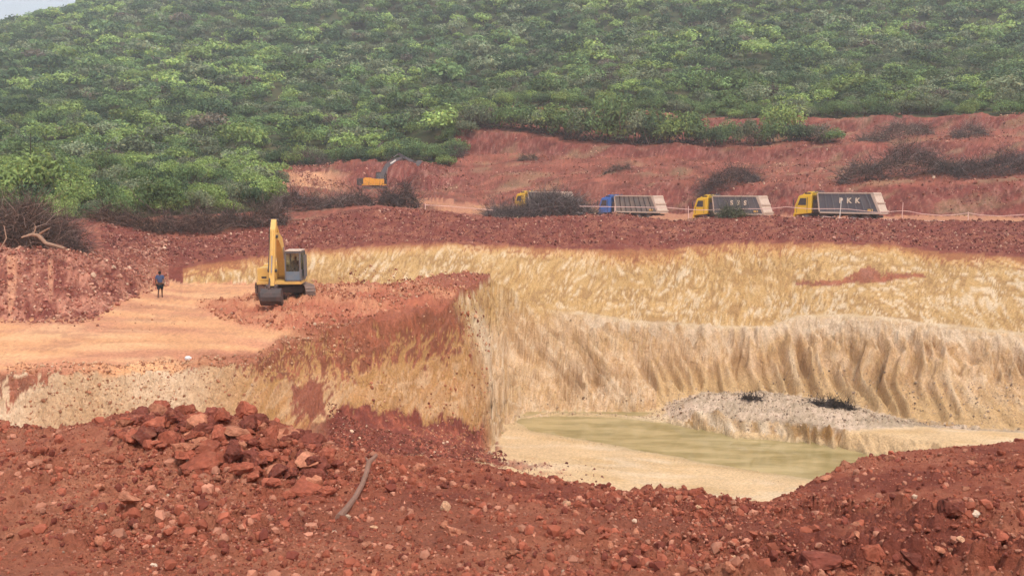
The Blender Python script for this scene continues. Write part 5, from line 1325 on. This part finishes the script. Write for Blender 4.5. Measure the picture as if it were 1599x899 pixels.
def excavator(loc, rz, under, paint, armm, label, boom, stick, bucket_at, bucket_rot, stickdark=None, scale=1.0, cabside=1):
    t = empty('excavator', loc, rz); t.scale = (scale,) * 3
    tag(t, label, 'excavator')
    if armm is M_SLATE: t['dk'] = 1
    # undercarriage, turned by its own angle
    Mu = Matrix.Rotation(under, 4, 'Z')
    for s in (-1, 1):
        b = MB(); n = 44; pts_ = []
        for i in range(n):
            a = i / n * (2 * 3.0 + 2 * math.pi * .40)
            if a < 3.0: p = (-1.5 + a, 0.0, -1)
            elif a < 3.0 + math.pi * .4: f = (a - 3.0) / .4; p = (1.5 + .4 * math.sin(f), .4 - .4 * math.cos(f), f)
            elif a < 6.0 + math.pi * .4: p = (1.5 - (a - 3.0 - math.pi * .4), .8, -2)
            else: f = (a - 6.0 - math.pi * .4) / .4; p = (-1.5 - .4 * math.sin(f), .4 + .4 * math.cos(f), f)
            pts_.append(p)
        for i in range(n):
            p0 = pts_[i]; p1 = pts_[(i + 1) % n]
            d = Vector((p1[0] - p0[0], p1[1] - p0[1])); l_ = d.length; d.normalize(); nn = Vector((d.y, -d.x))
            a0 = Vector(p0[:2]) + d * l_ * .06; a1 = Vector(p0[:2]) + d * l_ * .94
            b.prism([(a0.x, a0.y), (a1.x, a1.y), (a1.x + nn.x * .045, a1.y + nn.y * .045), (a0.x + nn.x * .045, a0.y + nn.y * .045)], s * 1.2 - .31, s * 1.2 + .31)
        b.prism([(1.5 + .38 * math.sin(k * math.pi / 8), .4 - .38 * math.cos(k * math.pi / 8)) for k in range(9)] + [(-1.5 - .38 * math.sin(k * math.pi / 8), .4 + .38 * math.cos(k * math.pi / 8)) for k in range(9)], s * 1.2 - .22, s * 1.2 + .22)
        for v in b.bm.verts: v.co = Mu @ (v.co + Vector((0, 0, .06)))
        tr = b.build('track', M_TRACK, t)
        b = MB()
        for xx in (-1.5, 1.5): b.tube((xx, s * 1.2 - .27, .46), (xx, s * 1.2 + .27, .46), .26, n=16)
        for xx in (-.9, -.45, 0, .45, .9): b.tube((xx, s * 1.2 - .26, .22), (xx, s * 1.2 + .26, .22), .12, n=10)
        for v in b.bm.verts: v.co = Mu @ v.co
        b.build('roller', M_DARK, tr)
    b = MB(); b.box(-1.1, 1.1, -.95, .95, .42, .8, .06); b.tube((0, 0, .8), (0, 0, 1.02), .62, n=20)
    for v in b.bm.verts: v.co = Mu @ v.co
    b.build('undercarriage', M_DARK, t)
    # house
    b = MB(); b.box(-2.0, 0.0, -1.35, 1.0, 1.02, 1.22, .03); b.box(0.002, 1.72, -1.35, 1.36, 1.02, 1.22, .03); b.build('deck', paint, t)
    b = MB(); b.prism([(-2.75, 1.15), (-2.55, 1.0), (-1.75, 1.0), (-1.75, 2.15), (-2.6, 2.15), (-2.75, 1.95)], -1.30, 0.95, .06); b.build('counterweight', paint if armm is not M_SLATE else M_DARK, t)
    b = MB(); b.box(-1.74, .0, -1.34, 0.98, 1.225, 2.1, .06); b.box(-1.6, -.6, -.9, .3, 2.1, 2.22, .04); eh = b.build('engine_hood', paint, t)
    b = MB(); b.tube((-1.2, -.6, 2.2), (-1.2, -.6, 2.75), .06, n=10); b.build('exhaust_pipe', M_DARK, t)
    b = MB(); b.box(.02, 1.45, -1.36, -.52, 1.225, 2.02, .05); sb = b.build('side_box', paint, t)
    b = MB(); b.box(1.452, 1.462, -1.1, -.8, 1.38, 1.5); b.build('lamp_recess', M_DARK, sb)
    # cab: posts, roof, lower panels, panes
    y0, y1, x0, x1 = .38, 1.36, .02, 1.72
    b = MB()
    for xx, yy in ((x0, y0), (x0, y1 - .09), (x1 - .09, y0), (x1 - .09, y1 - .09)): b.box(xx, xx + .09, yy, yy + .09, 1.225, 2.95)
    b.box(.85, .92, y1 - .08, y1 - .01, 1.225, 2.95); b.box(x0, x1, y0, y1, 2.94, 3.06, .04); b.box(x0, x1, y0, y1, 1.225, 1.3)
    cabf = b.build('cab_frame', M_GREY if armm is not M_SLATE else M_DARK, t)
    b = MB(); b.box(x0 + .1, x1, y0 - .0, y1 + .01, 3.055, 3.11, .02); b.build('cab_roof', M_TAN if armm is not M_SLATE else M_DARK, t)
    b = MB(); b.box(x1 - .06, x1 + .005, y0 + .09, y1 - .09, 1.3, 1.82); b.build('front_panel', mat('slate_blue_paint', (0.13, 0.19, 0.25), .5, .4, dirt=.35, dirtc=(.3, .24, .2)), t)
    b = MB(); b.box(.92, x1 - .09, y1 - .05, y1, 1.3, 1.9); b.box(x0 + .09, .85, y1 - .05, y1, 1.3, 1.9); b.box(x0 - .0, x0 + .04, y0 + .09, y1 - .09, 1.3, 1.75); b.build('door_panel', M_GREY, t)
    b = MB(); b.box(x1 - .04, x1 - .03, y0 + .09, y1 - .09, 1.83, 2.93); b.build('windshield', M_CLEAR, t)
    b = MB(); b.box(x0 + .02, x0 + .03, y0 + .09, y1 - .09, 1.76, 2.93); b.build('rear_window', M_CLEAR, t)
    b = MB(); b.box(x0 + .1, x1 - .1, y1 - .03, y1 - .02, 1.91, 2.93); b.build('side_window', M_CLEAR, t)
    b = MB(); b.box(x0 + .1, x1 - .1, y0 + .02, y0 + .03, 1.5, 2.93); b.build('side_window', M_CLEAR, t)
    b = MB(); b.box(.35, .85, .62, 1.12, 1.35, 1.72, .05); b.box(.28, .42, .62, 1.12, 1.72, 2.35, .05); b.build('operator_seat', M_DARK, t)
    b = MB(); b.box(.3, 1.3, y1 + .1, y1 + .14, 1.4, 2.8, .02) if armm is not M_SLATE else b.box(.3, .34, y1, y1 + .1, 1.4, 2.8); b.build('door', M_GREY, t)
    # front work gear
    bo = beam(boom, [.42, .62, .68, .5, .34][:len(boom)] if len(boom) == 5 else [.42] + [.66] * (len(boom) - 2) + [.34], .22, armm, t, 'boom')
    st = beam(stick, [.28] + [.44] + [.36] * (len(stick) - 3) + [.24], .15, armm, t, 'stick')
    k = boom[len(boom) // 2]
    b = MB()
    for p_ in (boom[0], boom[-1], stick[0], stick[-2]): b.tube((p_[0], -.27, p_[1]), (p_[0], .27, p_[1]), .1, n=10)
    b.build('pivot_pin', M_DARK, t)
    hose([(stick[0][0], -.19, stick[0][1]), (stick[1][0] + .25, -.19, stick[1][1]), (stick[2][0] + .22, -.19, stick[2][1] - .5), (stick[-2][0] + .2, -.19, stick[-2][1])], .035, t)
    for yy in (-.33, .33): ram((boom[0][0] + .55, 1.35), (k[0] + .12, k[1] - .28), yy, t)
    sp = boom[-1]
    ram((boom[2][0] - .1, boom[2][1] + .5), (stick[0][0], stick[0][1]), 0, t, .08)
    # bucket
    bm_ = MB(); prof = []
    for i in range(9):
        a = math.radians(-30 + i * 27); prof.append((.52 * math.cos(a), .52 * math.sin(a)))
    inn = [(p[0] * .92, p[1] * .92) for p in prof]
    for i in range(8): bm_.prism([prof[i], prof[i + 1], inn[i + 1], inn[i]], -.62, .62)
    for yy in (-.62, .6): bm_.prism(prof, yy, yy + .02)
    for i in range(5):
        yy = -.56 + i * .26; d0 = Vector(prof[0]); bm_.prism([(d0.x, d0.y), (d0.x - .06, d0.y - .02), (d0.x + .06, d0.y - .26)], yy, yy + .08)
    Mx = Matrix.Translation((bucket_at[0], 0, bucket_at[1])) @ Matrix.Rotation(bucket_rot, 4, 'Y')
    for v in bm_.bm.verts: v.co = Mx @ v.co
    bk = bm_.build('bucket', M_DARK if armm is not M_SLATE else M_GREY, t)
    e = stick[-1]
    b = MB(); b.path([Vector((stick[-2][0], -.12, stick[-2][1])), Vector((e[0] + (bucket_at[0] - e[0]) * .4 + .25, -.12, e[1] + (bucket_at[1] - e[1]) * .4 + .1)), Vector((bucket_at[0], -.12, bucket_at[1] + .1))], .06); b.tube((e[0], -.35, e[1]), (e[0], .35, e[1]), .09)
    b.path([Vector((e[0], -.2, e[1])), Vector((bucket_at[0], -.2, bucket_at[1] + .2))], .12)
    b.path([Vector((e[0], .2, e[1])), Vector((bucket_at[0], .2, bucket_at[1] + .2))], .12); b.build('bucket_link', M_DARK, t)
    ram((stick[1][0] + .28, stick[1][1]), (stick[-2][0] + .3, stick[-2][1] - .1), 0, t, .075)
    hose([(boom[0][0] + .2, .12, boom[0][1] + .2), (boom[1][0] - .3, .12, boom[1][1] + .2), (boom[2][0] - .3, .12, boom[2][1] + .25), (sp[0] - .1, .12, sp[1] + .25)], .03, t)
    return t
ex = at(443, 56.6)
zy = sum(gz(ex.x + a, ex.y + b) for a in (-1, 0, 1) for b in (-1, 0, 1)) / 9 - .02
e1 = excavator((ex.x, ex.y, zy), R(-87), R(23), M_YEL, M_YEL,
          'yellow crawler excavator with raised arm and grey cab parked on the rubble of the bench',
          [(.45, 1.55), (.9, 2.75), (1.5, 3.6), (2.3, 4.0), (2.9, 4.05)], [(2.5, 5.0), (2.8, 4.4), (2.95, 3.85), (3.45, 2.05), (3.7, 1.15)], (3.8, .52), R(100), scale=1.0)
ex2 = at(588, 139)
ex2.z = CZ - .95
for dx in (0,):
    pass
e2 = excavator((ex2.x, ex2.y, min(ex2.z, gz(ex2.x, ex2.y) + .35)), R(3), R(0), M_OR, M_SLATE,
          'orange excavator with dark boom stretched out sideways, working the red cut near the wood',
          [(.9, 1.5), (1.25, 3.0), (1.9, 4.1), (3.2, 5.0), (4.3, 5.35)], [(3.7, 5.95), (4.35, 5.5), (5.0, 5.2), (6.0, 4.75), (6.5, 4.55)], (6.95, 4.45), R(-65), scale=.98)
b = MB(); b.box(2.35, 3.35, -.235, -.225, -.11, .11)
for v in b.bm.verts: v.co = Matrix.Translation((0, 0, 4.68 - .0)) @ Matrix.Translation((2.85, 0, 0)) @ Matrix.Rotation(R(-33), 4, 'Y') @ Matrix.Translation((-2.85, 0, 0)) @ v.co
b.build('boom_stripe', M_WHITE, e2)

# ------------------------------------------------------------------ people
def skin_mesh(name, nodes, edges, m, sub=2):
    me = bpy.data.meshes.new(name); me.from_pydata([n[:3] for n in nodes], edges, []); me.update()
    o = bpy.data.objects.new(name, me); COL.objects.link(o)
    sk = o.modifiers.new('skin', 'SKIN'); sk.use_smooth_shade = True
    me.skin_vertices[0].data[0].use_root = True
    for i, n in enumerate(nodes): me.skin_vertices[0].data[i].radius = (n[3], n[4] if len(n) > 4 else n[3])
    o.modifiers.new('sub', 'SUBSURF').levels = sub; o.modifiers['sub'].render_levels = sub
    bpy.context.view_layer.update()
    m2 = bpy.data.meshes.new_from_object(o.evaluated_get(bpy.context.evaluated_depsgraph_get()))
    bpy.data.objects.remove(o); m2.name = name; m2.materials.clear(); m2.materials.append(m)
    for p in m2.polygons: p.use_smooth = True
    return m2
M_SKIN = mat('brown_skin', (0.12, 0.055, 0.035), .6, .3)
M_SHIRT = mat('blue_shirt', (0.06, 0.085, 0.17), .9, .1)
M_SHORT = mat('dark_shorts', (0.018, 0.028, 0.042), .9, .1)
M_HAIR = mat('black_hair', (0.012, 0.010, 0.010), .7, .2)
def hand(b, wrist, d, side, palmx):
    """palm and five fingers; b collects shapes, d = direction of the forearm"""
    d = Vector(d).normalized(); s = Vector(palmx).normalized(); n = d.cross(s)
    w_ = Vector(wrist)
    b.path([w_, w_ + d * .05, w_ + d * .09], [.026, .034, .034], 8)
    for i, (off, ln) in enumerate(((-.027, .066), (-.009, .076), (.009, .072), (.027, .056))):
        a = w_ + d * .085 + s * off; m1 = a + d * ln * .5 + n * .008; m2 = m1 + d * ln * .3 + n * .018; m3 = m2 + d * ln * .15 + n * .018
        b.path([a, m1, m2, m3], [.0095, .009, .008, .006], 6)
    a = w_ + d * .03 - s * .028; b.path([a, a + d * .03 - s * .022, a + d * .055 - s * .026 + n * .01], [.012, .011, .008], 6)
def person(name, label, loc, rz, J, shirt, shorts):
    t_nodes = [J['pelvis'], J['chest'], J['neck'], J['head0'], J['head1']]
    nodes = list(t_nodes); edges = [(0, 1), (1, 2), (2, 3), (3, 4)]
    def chain(frm, keys):
        last = frm
        for k in keys:
            nodes.append(J[k]); edges.append((last, len(nodes) - 1)); last = len(nodes) - 1
    for s in ('l', 'r'):
        chain(1, [s + 'sh', s + 'el', s + 'wr'])
        chain(0, [s + 'hip', s + 'kn', s + 'an', s + 'to'])
    me = skin_mesh('person', nodes, edges, M_SKIN)
    b = MB()
    b.bm.from_mesh(me)
    for s in ('l', 'r'):
        w_ = Vector(J[s + 'wr'][:3]); e = Vector(J[s + 'el'][:3]); hand(b, w_, w_ - e, s, (1, 0, 0) if abs((w_ - e).normalized().x) < .8 else (0, 1, 0))
    # face: nose, brow, ears, lips on the front (+y side)
    hx, hy, hz = J['head1'][:3]
    fx = Vector((0, 1, 0))
    b.path([Vector((hx, hy + .085, hz - .0)), Vector((hx, hy + .115, hz - .03)), Vector((hx, hy + .09, hz - .045))], [.008, .014, .012], 6)
    for s in (-1, 1):
        b.tube((hx + s * .078, hy - .01, hz - .035), (hx + s * .088, hy - .02, hz + .02), .012, .016, 6)
        b.tube((hx + s * .012, hy + .094, hz - .068), (hx + s * .03, hy + .086, hz - .066), .006, .004, 6)
    bmesh.ops.remove_doubles(b.bm, verts=b.bm.verts, dist=.0001)
    for f_ in b.bm.faces: f_.smooth = True
    me2 = bpy.data.meshes.new('person'); b.bm.to_mesh(me2); b.bm.free(); me2.materials.append(M_SKIN)
    o = link(name, me2, None, loc, (0, 0, rz)); tag(o, label, 'person')
    for s in (-1, 1):
        e_ = MB(); e_.tube((hx + s * .032, hy + .082, hz - .0), (hx + s * .032, hy + .092, hz), .012, .009, 8); e_.build('eye', M_HAIR, o)
    # clothes follow the body
    sn = [J['pelvis'][:3] + (J['pelvis'][3] * 1.12, J['pelvis'][4] * 1.15), J['chest'][:3] + (J['chest'][3] * 1.1, J['chest'][4] * 1.15), J['neck'][:3] + (.07, .065)]
    ed = [(0, 1), (1, 2)]
    for s in ('l', 'r'):
        a = Vector(J[s + 'sh'][:3]); e = Vector(J[s + 'el'][:3]); m_ = a.lerp(e, .75)
        sn.append(tuple(a) + (.078, .078)); ed.append((1, len(sn) - 1)); sn.append(tuple(m_) + (.068, .068)); ed.append((len(sn) - 2, len(sn) - 1))
    link('shirt', skin_mesh('shirt', sn, ed, shirt), o)
    pl_ = Vector(J['pelvis'][:3])
    sn = [tuple(pl_ + Vector((0, 0, .03))) + (J['pelvis'][3] * 1.16, J['pelvis'][4] * 1.18)]; ed = []
    for s in ('l', 'r'):
        a = Vector(J[s + 'hip'][:3]); k = Vector(J[s + 'kn'][:3]); m_ = a.lerp(k, .86)
        sn.append(tuple(a) + (.115, .12)); ed.append((0, len(sn) - 1)); sn.append(tuple(m_) + (.10, .105)); ed.append((len(sn) - 2, len(sn) - 1))
    link('shorts', skin_mesh('shorts', sn, ed, shorts), o)
    bm = bmesh.new(); bmesh.ops.create_uvsphere(bm, u_segments=20, v_segments=14, radius=1)
    for v in bm.verts:
        v.co = Vector((v.co.x * .089, v.co.y * .105 - .012, v.co.z * .11 + .018))
        if v.co.y > .045 and v.co.z < .06: v.co.y = .045
    bmesh.ops.delete(bm, geom=[v for v in bm.verts if v.co.z < -.07], context='VERTS')
    for f_ in bm.faces: f_.smooth = True
    hm = bpy.data.meshes.new('hair'); bm.to_mesh(hm); bm.free(); hm.materials.append(M_HAIR)
    link('hair', hm, o, (hx, hy, hz))
    return o
# walking away along the track, weight on the right leg (faces +y)
J = dict(pelvis=(0, 0, .92, .155, .11), chest=(0, .01, 1.30, .165, .105), neck=(0, .01, 1.47, .055, .055), head0=(0, .02, 1.545, .07, .08), head1=(0, .03, 1.60, .085, .10),
         lsh=(-.19, 0, 1.40, .052), lel=(-.27, -.03, 1.13, .042), lwr=(-.25, .05, .90, .028),
         rsh=(.19, 0, 1.40, .052), rel=(.25, -.06, 1.14, .042), rwr=(.24, -.02, .89, .028),
         lhip=(-.09, 0, .84, .085), lkn=(-.11, -.02, .47, .056), lan=(-.13, -.13, .08, .036), lto=(-.14, .02, .035, .032),
         rhip=(.09, 0, .84, .085), rkn=(.08, .10, .48, .056), ran=(.07, .10, .07, .036), rto=(.09, .24, .03, .032))
pp = hit(251, 465, 40, 80)
person('person', 'person in blue shirt and dark shorts walking away along the orange track', (pp.x, pp.y, pp.z), R(12), J, M_SHIRT, M_SHORT)
# operator, seated (faces +y)
J2 = dict(pelvis=(0, 0, .10, .15, .12), chest=(0, .03, .46, .16, .11), neck=(0, .05, .64, .055, .055), head0=(0, .07, .71, .07, .08), head1=(0, .08, .765, .085, .10),
          lsh=(-.19, .03, .56, .052), lel=(-.26, .16, .36, .042), lwr=(-.20, .38, .36, .028),
          rsh=(.19, .03, .56, .052), rel=(.26, .16, .36, .042), rwr=(.20, .38, .36, .028),
          lhip=(-.10, .06, .09, .085), lkn=(-.13, .44, .14, .06), lan=(-.12, .50, -.30, .038), lto=(-.12, .64, -.33, .032),
          rhip=(.10, .06, .09, .085), rkn=(.13, .44, .14, .06), ran=(.12, .50, -.30, .038), rto=(.12, .64, -.33, .032))
bpy.context.view_layer.update()
sp_ = e1.matrix_world @ Vector((.62, .87, 1.80))
person('person', 'seated operator in dark clothes seen through the cab glass of the yellow excavator', sp_, R(-87) - R(90), J2, mat('dark_shirt', (.03, .035, .05), .9, .1), M_SHORT)

# ------------------------------------------------------------------ tape, stakes, bag
def tape(pts, label, w_=.06, post=()):
    v = [Vector(P(a, b_, y)) for a, b_, y in pts]; dense = []
    for a, b_ in zip(v[:-1], v[1:]):
        n = max(2, int((b_ - a).length / .6))
        for i in range(n): dense.append(a.lerp(b_, i / n))
    dense.append(v[-1])
    bm = bmesh.new(); prev = None
    for i, p in enumerate(dense):
        row = [bm.verts.new(p + Vector((0, dy, dz))) for dy, dz in ((0, -w_ / 2), (.01, -w_ / 2), (.01, w_ / 2), (0, w_ / 2))]
        if prev:
            for k in range(4): bm.faces.new([prev[k], prev[(k + 1) % 4], row[(k + 1) % 4], row[k]])
        prev = row
    me = bpy.data.meshes.new('barrier_tape'); bm.to_mesh(me); bm.free(); me.materials.append(M_PINK)
    c = dense[0].copy()
    for vv in me.vertices: vv.co -= c
    return tag(link('barrier_tape', me, None, c), label, 'barrier tape')
tape([(905, 322, 92), (960, 323, 92), (1040, 324, 91.5), (1075, 327, 91), (1095, 328, 91), (1150, 326, 91), (1200, 326, 90.5), (1228, 323, 90), (1262, 326, 89.5), (1312, 326, 89), (1330, 327, 89), (1372, 332, 88), (1409, 329, 87), (1420, 330, 87), (1440, 334, 86.5), (1470, 336.5, 86), (1495, 335, 86), (1512, 332.5, 85.5), (1530, 335.5, 85), (1562, 337.5, 84.5), (1599, 335, 84), (1700, 336, 82)], 'long pale pink barrier tape sagging past the trucks along the road edge')
tape([(1285, 338, 89), (1312, 340, 88.8), (1350, 341.5, 88), (1400, 343, 87.2), (1440, 344.5, 86.4), (1475, 345, 86)], 'fallen pale tape lying along the road edge below the lettered truck')
tape([(664, 320, 96), (700, 322, 96), (770, 328, 95)], 'short pale tape stretched behind the pointed brush mound')
for a, top, bot, Y, lbl, lean in ((1312, 309, 342, 88.9, 'white leaning stake in front of the lettered truck', .35), (1409, 316, 343, 87, 'pinkish wooden stake on the open road east of the lettered truck', .2), (1075, 322, 346, 91, 'low stake holding the tape in front of the middle yellow truck cab', 0), (1512, 331, 347, 85.5, 'low stake at the sag of the tape near the photo edge', 0), (960, 322, 334, 92, 'low stake holding the tape before the blue truck', 0), (664, 318, 330, 96, 'low stake at the end of the short tape behind the brush mound', 0)):
    p0 = Vector(P(a - lean * 4, bot, Y)); p0.z = min(p0.z, gz(p0.x, p0.y)) - .05; p1 = Vector(P(a + lean * 6, top, Y))
    b = MB(); b.tube(p0, p1, .045, .035, 8)
    for v in b.bm.verts: v.co -= p0
    tag(b.build('stake', M_WHITE if 'white' in lbl else M_PINK, None, p0), lbl, 'stake')
bg_ = hit(294, 561, 38, 50)
bm = bmesh.new(); bmesh.ops.create_icosphere(bm, subdivisions=3, radius=1)
for v in bm.verts:
    n_ = float(fbm(np.array([v.co.x * 2.5 + v.co.z]), np.array([v.co.y * 2.5 - v.co.z]), 600, 3)[0])
    v.co = Vector((v.co.x * .15, v.co.y * .11, max(v.co.z, -.5) * .12)) * (1 + .45 * n_)
me = bpy.data.meshes.new('plastic_bag'); bm.to_mesh(me); bm.free(); me.materials.append(mat('white_plastic', (.78, .78, .78), .4, .4))
tag(link('plastic_bag', me, None, (bg_.x, bg_.y, bg_.z + .05)), 'small crumpled white plastic bag lying at the rim of the orange bench', 'plastic bag')

# ------------------------------------------------------------------ haze
bm = bmesh.new(); bmesh.ops.create_cube(bm, size=1)
for v in bm.verts: v.co = Vector((v.co.x * 3100, v.co.y * 3000 + 100, -12 if v.co.z < 0 else 205))
me = bpy.data.meshes.new('haze'); bm.to_mesh(me); bm.free()
hz = bpy.data.materials.new('haze_air'); hz.use_nodes = True; hn = hz.node_tree.nodes; hn.clear()
ho = hn.new('ShaderNodeOutputMaterial'); hv = hn.new('ShaderNodeVolumePrincipled')
hv.inputs['Color'].default_value = (0.84, 0.93, 1.0, 1); hv.inputs['Density'].default_value = 0.00055; hv.inputs['Anisotropy'].default_value = 0.2
hz.node_tree.links.new(hv.outputs[0], ho.inputs['Volume']); me.materials.append(hz)
o = link('haze', me); tag(o, 'thin pale haze in the air over the quarry and hill', 'haze', None, 'stuff')
